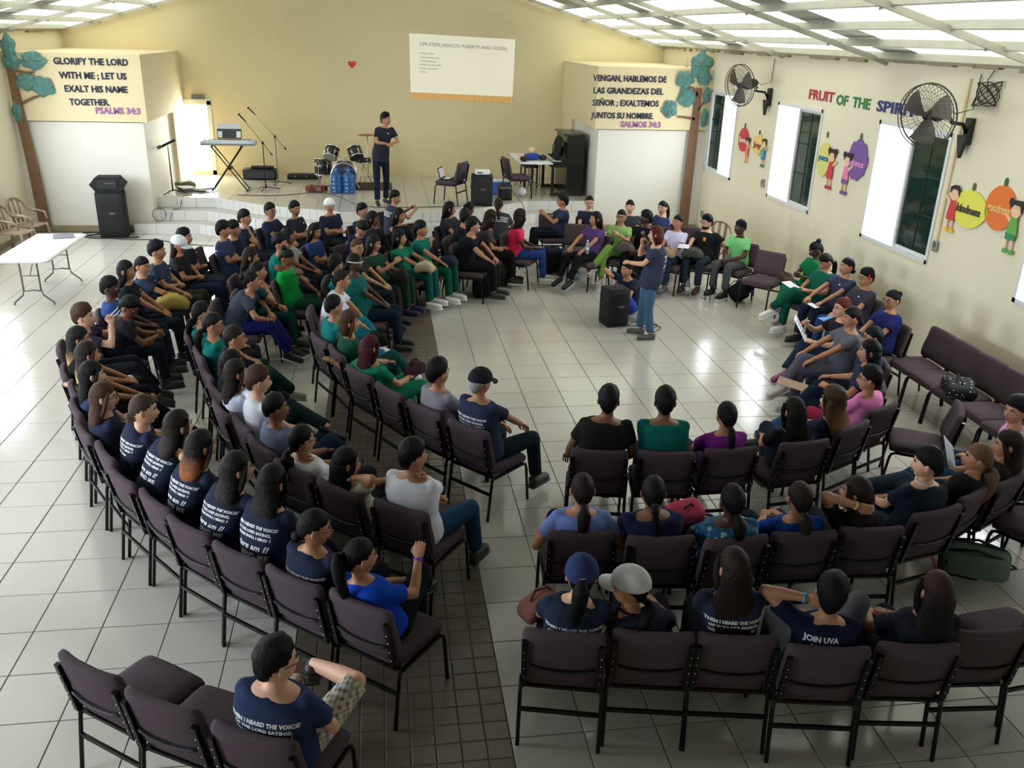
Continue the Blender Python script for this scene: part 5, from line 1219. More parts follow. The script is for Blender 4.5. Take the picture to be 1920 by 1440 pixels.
def plastic_chair(lab, x, y, rz):
    t = thing('plastic_armchair', lab, 'chair', (x, y, 0), rz); M = mat('beige_plastic', (146, 126, 104), .45)
    MB().rbox((0, 0, .42), (.44, .44, .03), .015, 4, None, 0, lambda p: Vector((p.x, p.y, p.z - .02 * math.cos(p.x * 5)))).obj('seat', M, t)
    m = MB(); m.tube([(-.24, -.02, .62), (-.24, -.2, .66), (-.20, -.25, .78), (-.10, -.28, .86), (0, -.29, .88), (.10, -.28, .86), (.20, -.25, .78), (.24, -.2, .66), (.24, -.02, .62)], (.022), 8); m.obj('rim', M, t)
    for x_ in (-.11, 0, .11): MB().tube([(x_ * .9, -.21, .43), (x_, -.25, .65), (x_, -.285, .86)], .03, 6, flat=.4, up=(0, 1, 0)).obj('slat', M, t)
    for s in (-1, 1):
        MB().tube([(s * .24, -.22, .66), (s * .25, 0, .645), (s * .25, .16, .62), (s * .235, .2, .5)], .024, 6, flat=.6).obj('armrest', M, t)
        for y_ in (-1, 1): MB().tube([(s * .20, y_ * .2, .43), (s * .24, y_ * .24, 0)], [.028, .022], 6).obj('leg', M, t)
plastic_chair('beige plastic armchair in the left corner', -6.45, 17.2, math.radians(-110))
plastic_chair('second plastic armchair at the left picture edge', -6.45, 16.55, math.radians(-100))
plastic_chair('beige plastic armchair by the right wall behind green polo', 5.95, 14.9, math.radians(150))
def loudspeaker(lab, x, y, z, w_, d, h, rz, name='loudspeaker', slats=0):
    t = thing(name, lab, 'speaker', (x, y, z), rz); M = mat('speaker_carpet', (26, 28, 32), .95, noise=.3, scale=120)
    MB().rbox((0, 0, h / 2), (w_, d, h), .02, 4).obj('cabinet', M, t)
    MB().rbox((0, -d / 2 - .006, h / 2), (w_ * .92, .02, h * .94), .008, 3).obj('grille', mat('speaker_grille', (18, 19, 21), .7, bump=.6, bscale=260), t)
    MB().box((.02, -d / 2 - .02, h * .55), (.10, .006, .035)).obj('badge', M_steel, t)
    if slats:
        for k in range(slats): MB().box((0, -d / 2 - .02, h * (.12 + .76 * k / (slats - 1))), (w_ * .84, .012, .008)).obj('rib', M_black, t)
    MB().box((-w_ / 2 - .008, 0, h * .6), (.014, .12, .04)).obj('handle', M_black, t)
    return t
loudspeaker('tall black floor speaker left of the white steps', -5.22, 18.1, 0, .52, .42, .88, math.radians(8))
t = thing('stage_monitor', 'black wedge monitor on the tall left speaker', 'speaker', (-5.22, 18.1, .885), math.radians(4))
MB().prism([(-.32, .14), (-.22, 0), (.22, 0), (.32, .14), (.20, .28), (-.20, .28)], .34, Matrix.Translation((0, .17, 0)) @ Matrix.Rotation(PI / 2, 4, 'X')).obj('cabinet', mat('speaker_carpet', (26, 28, 32), .95), t)
MB().box((0, -.178, .15), (.36, .012, .17)).obj('grille', M_black, t); MB().box((.04, -.187, .17), (.16, .005, .012)).obj('badge', M_steel, t)
loudspeaker('black stage speaker carrying the white projector', 2.06, 18.15, S, .44, .36, .62, math.radians(-4))
t = thing('projector', 'white projector on top of the stage speaker', 'projector', (2.06, 18.13, S + .625), 0)
MB().rbox((0, 0, .05), (.30, .24, .09), .015, 4).obj('housing', M_white, t); MB().tube([(.08, .12, .05), (.08, .145, .05)], .03, 12).obj('lens', M_black, t); MB().box((-.06, -.125, .05), (.10, .006, .03)).obj('vent', M_steel, t)
loudspeaker('black floor speaker in front of the seated helper', 3.34, 11.98, 0, .34, .32, .56, math.radians(12), 'floor_speaker', 9)
t = thing('bass_amplifier', 'small black amplifier behind the stage speaker', 'amplifier', (2.62, 18.75, S), 0)
MB().rbox((0, 0, .16), (.3, .24, .32), .015).obj('cabinet', M_black, t); MB().box((0, -.125, .27), (.26, .01, .05)).obj('control_panel', M_steel, t)
t = thing('blue_cooler', 'blue box with white goods on top behind amplifier', 'box', (2.62, 19.5, S), 0)
MB().rbox((0, 0, .14), (.42, .3, .28), .02).obj('body', plain((50, 110, 190), .5), t); MB().rbox((0, 0, .29), (.44, .32, .04), .015).obj('lid', M_white, t)
tag(MB().ell((3.05, 19.2, S + .10), (.12, .11, .10), 10, 7, None, 0, lambda p: p * (1 + .12 * math.sin(p.x * 60) * math.sin(p.z * 50))).obj('plastic_bag', M_white), 'crumpled white plastic bag under the stage chair', 'bag')
# laptop chair and side chair on the stage
chair(1.42, 18.42, 150, 'brown padded chair on stage with an open laptop', z=S)
t = thing('laptop', 'open black laptop on the stage chair', 'laptop', (1.36, 18.44, S + .478), math.radians(70))
MB().rbox((0, 0, .012), (.34, .24, .02), .008).obj('base', M_black, t); MB().box((0, .125, .125), (.34, .012, .22), Matrix.Rotation(-.25, 3, 'X')).obj('lid', M_black, t)
MB().box((0, .113, .127), (.30, .004, .18), Matrix.Rotation(-.25, 3, 'X')).obj('screen', mat('laptop_screen', (210, 214, 220), .3, emit=.25), t); MB().box((0, -.02, .024), (.29, .12, .003)).obj('keys', M_white, t)
chair(2.95, 19.1, 10, 'brown padded chair on stage between speaker and table', z=S)
# upright piano
t = thing('upright_piano', 'black upright piano against the right block', 'piano', (4.05, 19.85, S), 0); P_ = mat('piano_black', (16, 15, 15), .25, spec=.6)
MB().b2((0, -.62, .0), (.38, .62, 1.28)).obj('case', P_, t); MB().rbox((.17, 0, 1.30), (.46, 1.30, .04), .01).obj('lid', P_, t)
MB().b2((-.34, -.62, .62), (0, .62, .74)).obj('key_bed', P_, t); MB().b2((-.30, -.58, .742), (-.12, .58, .755)).obj('white_keys', M_white, t)
m = MB()
for k in range(34):
    if k % 7 not in (2, 6): m.b2((-.23, -.56 + k * .033, .756), (-.12, -.548 + k * .033, .77))
o = m.obj('black_keys', M_black, t); o['kind'] = 'stuff'
for s in (-1, 1): MB().b2((-.33, s * .60 - .03, 0), (-.27, s * .60 + .03, .62)).obj('leg', P_, t); MB().b2((-.34, s * .60 - .04, 0), (0, s * .60 + .04, .07)).obj('toe_block', P_, t)
MB().box((-.05, 0, .98), (.02, .9, .28), Matrix.Rotation(.15, 3, 'Y')).obj('music_desk', P_, t)
t = thing('piano_stool', 'black piano bench before the piano', 'stool', (3.45, 20.65, S), 0); MB().rbox((0, 0, .48), (.34, .7, .07), .02).obj('seat', M_black, t)
for a in (-1, 1):
    for b in (-1, 1): MB().b2((a * .14 - .018, b * .31 - .018, 0), (a * .14 + .018, b * .31 + .018, .45)).obj('leg', M_black, t)
def backpack(lab, x, y, z, sx, sy, sz, col, rz=0, tilt=0, trim=None, flat=False):
    t = thing('backpack', lab, 'bag', (x, y, z), rz); M = cloth(col, 'bag'); M2 = cloth(trim or tuple(int(c * .6) for c in col), 'bag')
    R_ = Matrix.Rotation(tilt, 3, 'X')
    def sh(p): return Vector((p.x * (1 - .22 * max(0, p.z / sz * 2) ** 2), p.y * (1 + .03 * math.sin(p.x * 40)), p.z))
    up_ = max(sz / 2, abs(sz / 2 * math.cos(tilt)) + abs(sy / 2 * math.sin(tilt))) if not flat else sy / 2 + .01
    MB().rbox((0, 0, up_), (sx, sy, sz), min(sx, sy, sz) * .30, 6, R_, 0, sh).obj('body', M, t)
    MB().rbox(Vector((0, 0, up_)) + R_ @ V(0, -sy * .5, -sz * .16), (sx * .74, sy * .35, sz * .5), sy * .15, 4, R_).obj('pocket', M2, t)
    for s in (-1, 1): MB().tube([Vector((0, 0, up_)) + R_ @ V(s * sx * .22, sy * .45, sz * .42), Vector((0, 0, up_)) + R_ @ V(s * sx * .28, sy * .68, 0), Vector((0, 0, up_)) + R_ @ V(s * sx * .30, sy * .48, -sz * .42)], .02, 6, flat=.35).obj('strap', M2, t)
    MB().tube([Vector((0, 0, up_)) + R_ @ V(-.05, 0, sz * .47), Vector((0, 0, up_)) + R_ @ V(0, 0, sz * .47 + .05), Vector((0, 0, up_)) + R_ @ V(.05, 0, sz * .47)], .009, 6).obj('handle', M2, t)
    m = MB(); m.tube([Vector((0, 0, up_)) + R_ @ V(sx * .5 * math.cos(a) * .93, -sy * .22, sz * .46 * math.sin(a)) for a in [PI * i / 12 for i in range(13)]], .006, 5); m.obj('zip', M_steel, t)
    return t
backpack('black backpack leaning on the piano keys', 3.88, 19.5, S + .76, .30, .16, .48, (46, 46, 50), math.radians(80), .15)
backpack('green backpack lying on the floor at right', 4.50, 5.22, 0, .32, .19, .48, (98, 116, 102), math.radians(52), 1.5, (44, 50, 48))
tag(MB().rbox((4.52, 5.20, .222), (.07, .15, .02), .008, 3, Matrix.Rotation(.8, 3, 'Z')).obj('purple_phone', plain((150, 70, 190), .4)), 'purple phone pouch on the green backpack', 'phone')
backpack('black backpack on the floor under the light green polo', 5.72, 13.02, 0, .34, .24, .36, (28, 28, 32), math.radians(40), .9)
backpack('olive grey backpack under the hot pink T-shirt', 1.98, 14.15, 0, .30, .24, .40, (66, 60, 52), math.radians(10), .1)
backpack('dark navy backpack behind the hot pink T-shirt', 2.95, 14.9, 0, .42, .28, .46, (30, 34, 48), math.radians(20), .2)
backpack('black bag under the black T-shirt near stage', 1.55, 13.45, 0, .30, .24, .34, (30, 30, 32), 0, .2)
backpack('pink backpack beside the floral blouse', 2.10, 5.33, .48, .32, .18, .34, (190, 70, 96), math.radians(20), .5, (60, 50, 60))
def slouch(lab, x, y, z, sx, sy, sz, col, rz=0, name='handbag', pat=None):
    t = thing(name, lab, 'bag', (x, y, z), rz); M = pat or cloth(col, 'bag')
    MB().rbox((0, 0, sz / 2), (sx, sy, sz), min(sx, sy, sz) * .36, 6, None, 0, lambda p: Vector((p.x * (1 - .25 * max(0, p.z / sz * 2)), p.y * (1 + .10 * math.sin(p.x * 22)), p.z + .02 * math.sin(p.x * 18 + 1)))).obj('body', M, t)
    MB().tube([(-sx * .3, 0, sz * .9), (-sx * .15, .02, sz * 1.25), (sx * .15, .02, sz * 1.25), (sx * .3, 0, sz * .9)], .008, 6).obj('handle', M_black if pat else cloth(tuple(int(c * .6) for c in col), 'bag'), t)
slouch('brown leather bag held beside the navy cap wearer', .92, 4.44, .60, .30, .18, .13, (140, 96, 84), .4)
slouch('yellow canvas bag with dark stripe on a lap', -2.62, 11.0, .62, .40, .26, .18, (176, 154, 88), .3)
slouch('beige handbag on the sea green scrubs lap', .60, 12.62, .64, .30, .16, .16, (176, 164, 134), -.4)
slouch('navy shoulder bag on the teal scrubs lap', .98, 13.05, .64, .32, .16, .14, (38, 44, 66), -.5)
slouch('black handbag on the dark green scrubs lap', .22, 12.15, .62, .28, .16, .18, (40, 34, 36), -.2)
slouch('black patent bag on the turquoise trousers lap', -.10, 9.40, .63, .26, .18, .14, (30, 28, 30), .3)
slouch('plum pouch bag on the green scrubs lap', .30, 8.50, .62, .24, .16, .14, (72, 44, 56), .8)
slouch('tan satchel on the lavender T-shirt lap', 4.55, 13.5, .64, .34, .18, .14, (150, 126, 104), -.8)
slouch('grey shoulder bag on the light green scrubs lap', 3.95, 13.82, .66, .34, .18, .13, (84, 78, 76), -.5)
slouch('camouflage bag on the orange print T-shirt lap', 5.0, 13.45, .64, .34, .2, .14, (70, 72, 66), -.6)
slouch('dark lap bag held by the person furthest along the right wall', 5.85, 11.78, .66, .32, .18, .12, (66, 54, 46), 1.5)
slouch('black shoulder bag on the floor by grey scrubs', 5.02, 9.55, 0, .20, .16, .30, (34, 34, 38), .4)
DOT = mat('spotted_cloth', (16, 18, 20), .8)
def dots():
    n = DOT.node_tree.nodes; l = DOT.node_tree.links; tc = n.new('ShaderNodeTexCoord'); v = n.new('ShaderNodeTexVoronoi'); v.inputs['Scale'].default_value = 24; v.inputs['Randomness'].default_value = .6; l.new(tc.outputs['Object'], v.inputs['Vector'])
    r = n.new('ShaderNodeValToRGB'); r.color_ramp.interpolation = 'CONSTANT'; r.color_ramp.elements[0].color = lin((190, 200, 190)); r.color_ramp.elements[1].color = lin((16, 20, 22)); r.color_ramp.elements[1].position = .22
    l.new(v.outputs['Distance'], r.inputs[0]); l.new(r.outputs[0], n['Principled BSDF'].inputs['Base Color'])
dots()
slouch('black bag with white spots on a wall chair', 6.10, 7.95, .48, .42, .30, .15, (20, 20, 20), 1.2, 'spotted_bag', DOT)
def bottle(lab, x, y, z, h, r, col, cap_):
    t = thing('water_bottle', lab, 'bottle', (x, y, z)); M = mat('bottle_%d' % col[0], col, .12, trans=.6, spec=.6)
    MB().lathe([(r * .9, 0), (r, .01), (r, h * .62), (r * .8, h * .72), (r * .38, h * .86), (r * .38, h * .9)], 12).obj('body', M, t); MB().lathe([(r * .45, h * .89), (r * .45, h)], 10).obj('cap', plain(cap_, .5), t)
    MB().lathe([(r * 1.02, h * .25), (r * 1.02, h * .5)], 12).obj('label', plain((200, 215, 225), .5), t)
bottle('clear water bottle held on the purple T-shirt lap', 3.30, 13.72, .64, .22, .032, (190, 205, 215), (230, 230, 235))
bottle('pale blue bottle on the floor under the chairs', 3.30, 14.45, 0, .24, .045, (120, 170, 215), (230, 230, 235))
bottle('clear bottle on the floor beside the lavender T-shirt', 4.95, 13.4, 0, .30, .045, (160, 175, 190), (60, 80, 120))
def paper(lab, x, y, z, w_, h, rx, rz, name='paper_sheet', col=(226, 226, 234), marks=True):
    t = thing(name, lab, 'paper', (x, y, z)); t.rotation_euler = (rx, 0, rz); MB().box((0, 0, 0), (w_, h, .004)).obj('sheet', plain(col, .7, 'paper'), t)
    if marks:
        m = MB()
        for k in range(5): m.box((-.01, h * (.32 - .15 * k), .004), (w_ * (.7 - .1 * (k % 3)), .008, .002))
        m.obj('print', plain((150, 150, 165), .8, 'ink'), t).__setitem__('kind', 'stuff'); MB().lathe([(.0, .003), (.026, .003), (.026, .005), (0, .005)], 14, (w_ * .2, -h * .25, 0)).obj('stamp', plain((214, 70, 96), .8, 'ink'), t)
H82 = WR[82][1][1] + (WR[82][1][1] - WR[82][1][0]).normalized() * .13 - V(0, 0, .10); H99 = WR[99][-1][1] + (WR[99][-1][1] - WR[99][-1][0]).normalized() * .12 + V(0, 0, .10)
paper('white flyer held out by the black and orange T-shirt', *H82, .22, .30, 1.0, math.radians(60))
paper('white printed sheet held up near the right edge', *H99, .22, .28, 1.25, math.radians(75), 'flyer')
paper('white notepad in the dark green scrubs hands', 5.72, 11.35, .74, .16, .22, .2, .3, 'notepad', marks=False)
paper('white badge on the slate trousers', 5.72, 10.62, .655, .10, .14, .2, .5, 'badge', marks=False)
paper('grey folder on the navy blouse lap', 5.42, 9.45, .72, .34, .24, .1, .3, 'folder', (150, 152, 154), False)
paper('blue booklet on a chair by the red headband', 5.62, 10.0, .66, .22, .15, .1, .3, 'booklet', (90, 150, 210), False)
paper('brown clipboard on a crossed navy lap at right', 4.1, 7.78, .70, .22, .30, .15, 1.0, 'clipboard', (150, 120, 96), False)
paper('open white booklet above the camouflage bag', 4.86, 13.52, .80, .18, .13, .3, -.5, 'booklet', marks=False)
paper('loose papers on the left folding table', -5.0, 14.6, .765, .30, .22, .12, .3, 'papers', (120, 120, 130), False)
t = thing('smartphone', 'black phone held up by the dark T-shirt on left', 'phone', tuple((WR[12][1][1] + WR[12][-1][1]) / 2 + V(.09, .02, .03)), .2 - 1.2); MB().rbox((0, 0, 0), (.15, .012, .075), .006, 3).obj('body', M_black, t); MB().lathe([(0, 0), (.008, 0), (.008, .004), (0, .004)], 8, (-.05, .008, .02), Matrix.Rotation(-PI / 2, 3, 'X')).obj('camera_lens', M_chrome, t)
hh = WR['speaker'][1][1]; hd = (hh - WR['speaker'][1][0]).normalized()
t = thing('microphone', 'black handheld microphone in the speaker hand', 'microphone', tuple(hh + hd * .07 + V(0, 0, .02)), 0)
MB().tube([(.03, -.02, -.10), (-.005, .005, .04)], [.010, .014], 8).obj('grip', M_black, t); MB().ell((-.012, .012, .06), (.026, .026, .028), 10, 8).obj('grille', M_steel, t)
# microphone and music stands on the stage
def mic_stand(lab, x, y, h, ang, boomL, up_, col=M_blackm):
    t = thing('microphone_stand', lab, 'stand', (x, y, S)); d = V(math.cos(ang), math.sin(ang), 0); c = V(0, 0, h)
    m = MB().tube([(0, 0, .06), (0, 0, h)], .011, 7).tube([(0, 0, .04), (0, 0, .12)], .022, 8); m.obj('pole', col, t)
    for k in range(3): MB().tube([(0, 0, .07), (.30 * math.cos(k * 2.094 + .3), .30 * math.sin(k * 2.094 + .3), .015)], .010, 6).obj('foot', M_blackm, t)
    a = c + d * boomL + V(0, 0, up_); b = c - d * boomL * .55 - V(0, 0, up_ * .6)
    MB().tube([b, c, a], .007, 6).obj('boom', col, t); MB().ell(c, (.03, .03, .03)).obj('clutch', M_black, t); MB().tube([b, b + (c - b) * .15], .018, 8).obj('counterweight', M_black, t)
    MB().tube([a - d * .02, a + d * .10 + V(0, 0, .10 * up_ / boomL)], [.012, .020], 8).ell(a + d * .12 + V(0, 0, .12 * up_ / boomL), (.026,) * 3).obj('microphone', M_black, t)
mic_stand('black microphone stand left of the drum kit', -2.48, 19.85, 1.0, math.radians(170), .34, .42)
mic_stand('silver boom microphone stand behind the black one', -2.3, 20.6, 1.05, math.radians(172), .42, .46, M_steel)
t = thing('music_stand', 'thin black lyric stand by the bright doorway', 'stand', (-4.32, 19.35, S), 0)
MB().tube([(0, 0, .05), (0, 0, .55), (.0, 0, .98)], [.016, .013, .009], 8).obj('pole', M_blackm, t)
for k in range(3): MB().tube([(0, 0, .08), (.28 * math.cos(k * 2.094), .28 * math.sin(k * 2.094), .015)], .010, 6).obj('foot', M_blackm, t)
MB().box((0, .02, 1.02), (.36, .02, .05), Matrix.Rotation(-.45, 3, 'Y')).obj('ledge', M_blackm, t); MB().box((-.16, .0, .95), (.10, .08, .07), Matrix.Rotation(-.45, 3, 'Y')).obj('clip', M_steel, t)
m = MB()
for k in range(7): m.box((-4.05 + rnd.uniform(-.18, .3), 19.7 + rnd.uniform(-.2, .2), S + .012 + .012 * k), (.34, .24, .02), Matrix.Rotation(rnd.uniform(-1, 1), 3, 'Z'))
o = m.obj('loose_papers', plain((190, 190, 196), .8, 'paper')); tag(o, 'pile of loose papers and cloth behind the music stand', 'papers'); o['kind'] = 'stuff'
tag(MB().rbox((-4.20, 20.05, S + .07), (.4, .34, .14), .06, 5, None, 0, lambda p: Vector((p.x, p.y, p.z + .02 * math.sin(p.x * 25)))).obj('olive_cloth_bag', cloth((104, 104, 74))), 'olive cloth bag on the stage by the doorway', 'bag')
# keyboard on X stand
t = thing('keyboard_stand', 'black X-shaped stand under the keyboard', 'stand', (-3.2, 19.75, S), 0)
for s in (-1, 1):
    for y_ in (-.16, .16): MB().tube([(s * .36, y_, .03), (-s * .30, y_, .93)], .013, 6).obj('tube', M_blackm, t)
    MB().tube([(s * .36, -.22, .03), (s * .36, .22, .03)], .018, 6).obj('foot', M_black, t); MB().tube([(-s * .30, -.18, .94), (-s * .30, .18, .94)], .02, 6).obj('support', M_black, t)
MB().tube([(.03, -.17, .48), (.03, .17, .48)], .03, 8).obj('pivot', M_black, t)
t = thing('keyboard', 'silver white electronic keyboard on X stand', 'keyboard', (-3.16, 19.75, S + .965), .02)
MB().rbox((0, 0, .05), (1.12, .36, .09), .02, 5).obj('body', plain((200, 204, 210), .4), t); MB().box((0, -.183, .02), (1.1, .02, .035)).obj('front_edge', M_steel, t)
MB().box((0, .06, .098), (.9, .14, .006)).obj('control_panel', plain((120, 126, 134), .4), t)
m = MB()
for k in range(36): m.box((-.50 + k * .0286, -.10, .10), (.0265, .13, .012))
m.obj('white_keys', M_white, t)['kind'] = 'stuff'
m = MB()
for k in range(35):
    if k % 7 not in (2, 6): m.box((-.486 + k * .0286, -.07, .11), (.014, .08, .012))
m.obj('black_keys', M_black, t)['kind'] = 'stuff'
t = thing('sheet_music_holder', 'dark folder with sheet music on the keyboard', 'folder', (-3.16, 19.88, S + 1.07), .02)
MB().box((0, .03, .10), (.50, .03, .20), Matrix.Rotation(-.3, 3, 'X')).obj('folder', plain((52, 58, 64), .5), t)
for s in (-1, 1): MB().box((s * .19, .012, .09), (.09, .006, .13), Matrix.Rotation(-.3, 3, 'X')).obj('card', M_white, t)
MB().box((-.01, .075, .22), (.46, .01, .18), Matrix.Rotation(-.3, 3, 'X')).obj('sheet', plain((214, 214, 224), .7, 'paper'), t)
# rack, case, guitar, jugs
t = thing('amplifier_rack', 'long black amplifier lying by the back wall', 'amplifier', (-2.77, 21.4, S), -.08)
MB().rbox((0, 0, .12), (.76, .34, .24), .02).obj('case', M_black, t); MB().box((0, -.175, .12), (.7, .012, .16)).obj('front_panel', mat('rack_front', (30, 36, 46), .4), t)
for k in range(5): MB().tube([(-.2 + k * .1, -.185, .12), (-.2 + k * .1, -.20, .12)], .014, 8).obj('knob', M_steel, t)
MB().rbox((.05, 0, .27), (.5, .2, .06), .02).obj('coiled_gear', M_black, t)
t = thing('instrument_case', 'flat black instrument case by the back wall', 'case', (-1.78, 21.45, S), 0)
MB().rbox((0, 0, .06), (.78, .30, .12), .05, 5, None, 0, lambda p: Vector((p.x, p.y * (1 - .3 * max(0, p.x / .4)), p.z))).obj('shell', M_black, t)
for s in (-.2, .05, .3): MB().box((s, -.14, .07), (.03, .02, .04)).obj('latch', M_steel, t)
t = thing('guitar', 'reddish brown guitar lying in front of drums', 'guitar', (-1.36, 19.7, S), -.12); M_g = mat('guitar_wood', (104, 46, 36), .3, noise=.2, scale=4)
out = [(-.26, .0), (-.25, .12), (-.15, .17), (-.03, .11), (.08, .13), (.17, .10), (.21, 0), (.17, -.10), (.08, -.13), (-.03, -.11), (-.15, -.17), (-.25, -.12)]
MB().prism(out, .10, Matrix.Translation((0, 0, .02))).obj('body', M_g, t); MB().box((.42, 0, .12), (.46, .05, .022)).obj('neck', mat('fretboard', (60, 40, 30), .4), t); MB().box((.69, 0, .115), (.12, .075, .018)).obj('headstock', M_g, t)
MB().lathe([(0, .121), (.045, .121), (.045, .124), (0, .124)], 16).obj('sound_hole', M_black, t); MB().box((-.13, 0, .125), (.03, .12, .012)).obj('bridge', M_black, t)
M_jug = mat('blue_jug', (40, 104, 176), .15, trans=.35, spec=.6)
for x, y, lab in ((-.95, 19.52, 'blue water jug in front of the bass drum, left one'), (-.68, 19.48, 'blue water jug in front of the bass drum, right one')):
    t = thing('water_jug', lab, 'jug', (x, y, S)); pr = [(.02, 0), (.125, .005), (.135, .03)]
    for k in range(4): pr += [(.135, .05 + k * .085), (.127, .065 + k * .085), (.135, .08 + k * .085)]
    pr += [(.13, .37), (.10, .41), (.045, .44), (.032, .46), (.032, .49)]; MB().lathe(pr, 18).obj('body', M_jug, t); MB().lathe([(.036, .48), (.036, .51), (0, .515)], 12).obj('cap', plain((70, 140, 210), .5), t)
tag(MB().b2((-.9, 19.85, S), (.25, 20.9, S + .012)).obj('drum_mat', mat('brown_mat', (70, 60, 52), .95)), 'brown mat under the drum kit', 'mat')
# drum kit
t = thing('drum_kit', 'black and chrome drum kit on the stage', 'drums', (-.80, 20.1, S + .012), 0); M_dr = mat('drum_lacquer', (18, 18, 22), .15, spec=.7); M_hd = mat('drum_head', (206, 196, 172), .6); M_br = mat('brass', (170, 136, 70), .3, metal=.9)
def drum(name, c, r, L, d, front, parent):
    fr = frame(V(0, 1, 0), V(0, 0, 1)) if False else None; d = V(*d).normalized(); q = V(0, 0, 1).rotation_difference(d).to_matrix()
    o = MB().lathe([(r, -L / 2), (r, L / 2)], 24, c, q).obj(name, M_dr, parent)
    for s in (-1, 1):
        MB().lathe([(r * .98, s * L / 2 - .012), (r * 1.05, s * L / 2 - .012), (r * 1.05, s * L / 2 + .012), (r * .98, s * L / 2 + .012)], 24, c, q).obj('hoop', M_chrome, o)
        MB().lathe([(0, s * (L / 2 + .004)), (r * .97, s * (L / 2 + .004)), (r * .97, s * (L / 2 + .006)), (0, s * (L / 2 + .006))], 24, c, q).obj('drum_head', front if s < 0 else M_hd, o)
    for k in range(6):
        a = k * PI / 3; p = V(r * 1.02 * math.cos(a), r * 1.02 * math.sin(a), 0)
        MB().tube([V(*c) + q @ (p + V(0, 0, -L * .42)), V(*c) + q @ (p + V(0, 0, L * .42))], .006, 5).tube([V(*c) + q @ (p + V(0, 0, -.03)), V(*c) + q @ (p + V(0, 0, .03))], .014, 6).obj('lug', M_chrome, o)
drum('bass_drum', (0, 0, .29), .28, .40, (0, 1, 0), M_dr, t); drum('tom', (-.26, .05, .76), .15, .22, (.25, .55, .75), M_hd, t); drum('tom', (.26, .05, .76), .15, .22, (-.25, .55, .75), M_hd, t)
drum('floor_tom', (-.48, .55, .40), .19, .36, (0, 0, 1), M_dr, t); drum('snare_drum', (.42, .40, .56), .17, .13, (0, .1, 1), M_hd, t)
MB().tube([(0, 0, .56), (-.05, .05, .66), (-.16, .06, .72)], .012, 6).tube([(0, 0, .56), (.05, .05, .66), (.16, .06, .72)], .012, 6).obj('tom_mount', M_chrome, t)
for s in (-1, 1): MB().tube([(s * .24, -.1, .18), (s * .34, -.2, .0)], .010, 6).obj('spur', M_chrome, t)
for (x, y, h, r) in ((.52, .75, 1.08, .22), (.78, .55, .74, .17)):
    o = MB().tube([(x, y, .12), (x, y, h)], .010, 6); 
    for k in range(3): o.tube([(x, y, .22), (x + .2 * math.cos(k * 2.094), y + .2 * math.sin(k * 2.094), .012)], .009, 5)
    st = o.obj('cymbal_stand', M_chrome, t)
    for q in ((0,) if r > .2 else (0, .03)): MB().lathe([(.02, h + .02 - q), (r * .4, h + .01 - q), (r, h - .01 - q), (r, h - .013 - q), (.02, h - q)], 24, (0, 0, 0)).obj('cymbal', M_br, st).location = (x, y, 0)
for k in range(3): MB().tube([(.42, .40, .46), (.42 + .2 * math.cos(k * 2.094), .40 + .2 * math.sin(k * 2.094), .01)], .009, 5).obj('snare_leg', M_chrome, t)
for k in range(3): MB().tube([(-.48 + .2 * math.cos(k * 2.094), .55 + .2 * math.sin(k * 2.094), .35), (-.48 + .21 * math.cos(k * 2.094), .55 + .21 * math.sin(k * 2.094), .0)], .008, 5).obj('tom_leg', M_chrome, t)
# training figures and gear on the stage table
t = thing('training_dummy', 'blue and cream training dummy on the stage table', 'dummy', (3.3, 19.5, S + .745), .3)
MB().rbox((0, 0, .07), (.36, .22, .13), .06, 5).obj('torso', plain((40, 70, 170), .7), t); MB().ell((.02, .02, .20), (.08, .09, .08)).obj('head', plain((226, 200, 168), .6), t); MB().ell((-.20, .05, .07), (.07, .08, .07)).obj('limb', plain((226, 200, 168), .6), t)
tag(MB().ell((3.10, 19.25, S + .80), (.09, .09, .06), 10, 7).obj('black_pouch', M_black), 'round black pouch on the stage table', 'bag')
tag(MB().rbox((3.56, 19.5, S + .80), (.16, .2, .11), .05, 4).obj('black_case', M_black), 'small black case beside the training dummy', 'case')
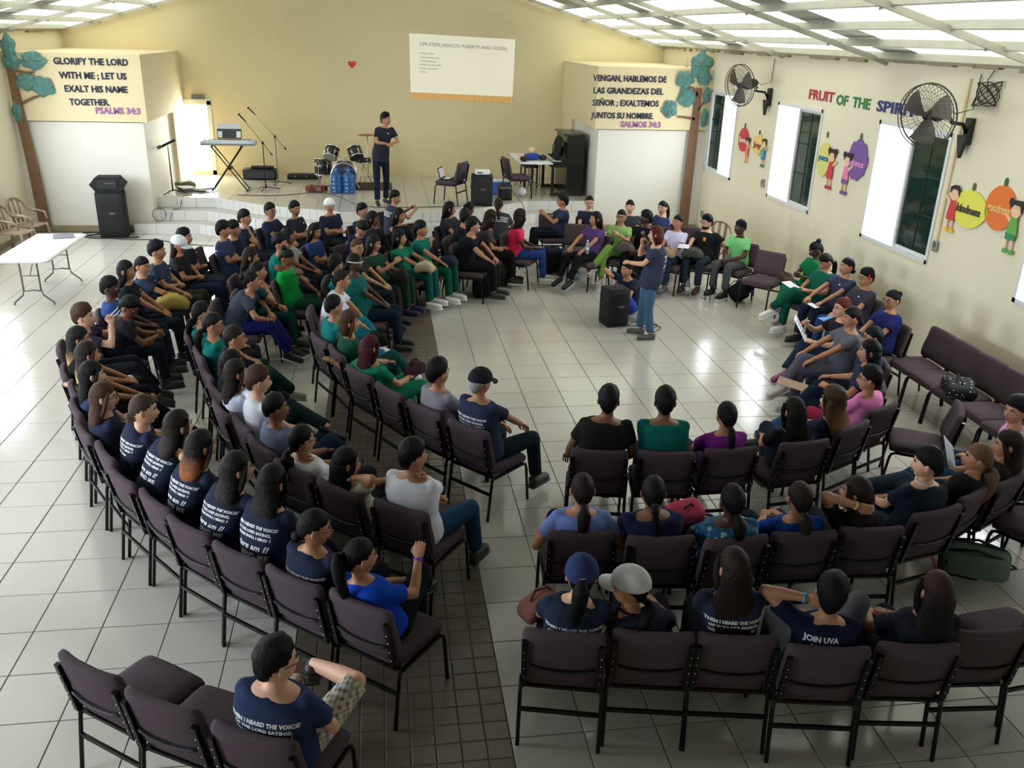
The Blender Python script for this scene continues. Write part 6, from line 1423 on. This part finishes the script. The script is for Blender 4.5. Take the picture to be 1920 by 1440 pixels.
# cables
def cable(lab, pts, r=.008, name='cable'):
    P2 = [Vector(p) for p in pts]; out = []
    for i in range(len(P2) - 1):
        p0, p1, p2, p3 = P2[max(0, i - 1)], P2[i], P2[i + 1], P2[min(len(P2) - 1, i + 2)]
        for k in range(6):
            f = k / 6; out.append(.5 * ((2 * p1) + (p2 - p0) * f + (2 * p0 - 5 * p1 + 4 * p2 - p3) * f * f + (3 * p1 - p0 - 3 * p2 + p3) * f ** 3))
    out.append(P2[-1]); tag(MB().tube(out, r, 5).obj(name, M_black), lab, 'cable')
g_ = .009
cable('black cable on the floor left of the tall speaker', [(-6.0, 18.25, g_), (-5.8, 18.1, g_), (-5.5, 18.0, g_), (-5.0, 17.75, g_), (-4.4, 17.7, g_), (-3.8, 17.35, g_), (-3.2, 17.15, g_)])
cable('tangled black cable at the foot of the tall speaker', [(-5.9, 18.3, g_), (-5.7, 18.38, g_), (-5.55, 18.25, g_), (-5.8, 18.05, g_), (-5.5, 17.85, g_), (-4.9, 17.85, g_ + .01), (-4.75, 17.95, g_)], .014)
cable('coil of thin black cable on the middle step', [(-4.45 + .13 * math.cos(a), 18.50 + .02 * math.sin(a * 2), .205 + .14 + .13 * math.sin(a)) for a in [i * .8 for i in range(17)]], .006)
cable('grey cable running down the steps', [(-3.9, 19.1, S + g_), (-4.05, 18.96, S + g_), (-4.1, 18.80, .42), (-4.2, 18.62, .42), (-4.25, 18.5, .215)], .007)
cable('long black cable across the stage floor', [(-3.0, 19.2, S + g_), (-2.3, 19.1, S + g_), (-1.8, 19.3, S + g_), (-1.4, 19.5, S + g_), (-1.0, 19.2, S + g_), (-.4, 18.0, S + g_), (.4, 17.8, S + g_), (1.6, 17.95, S + g_)], .007)
cable('coiled black cable by the floor speaker', [(3.62 + (.10 + .01 * i) * math.cos(i * 1.1), 11.95 + (.10 + .008 * i) * math.sin(i * 1.1), .009 + .002 * i) for i in range(16)] + [(3.9, 12.2, g_)], .006)
cable('black cable loop beside the standing speaker', [(3.9, 12.0, g_), (3.98, 11.85, g_), (3.85, 11.7, g_), (3.72, 11.8, g_), (3.8, 11.95, g_), (4.0, 11.75, g_), (3.8, 11.5, g_)], .006)
cable('thin cable hanging from the blue amplifier to the floor', [(2.7, 18.7, S + .3), (2.85, 18.5, S + .1), (3.0, 18.35, .5), (2.9, 18.15, .2), (2.95, 18.05, g_)], .006)
tag(MB().tube([(4.14, 5.26, .50), (4.13, 5.25, .3), (4.20, 5.2, .12)], .012, 6, flat=.4).obj('red_lanyard', plain((190, 50, 80), .7)), 'red strap hanging from a chair, right block', 'strap')
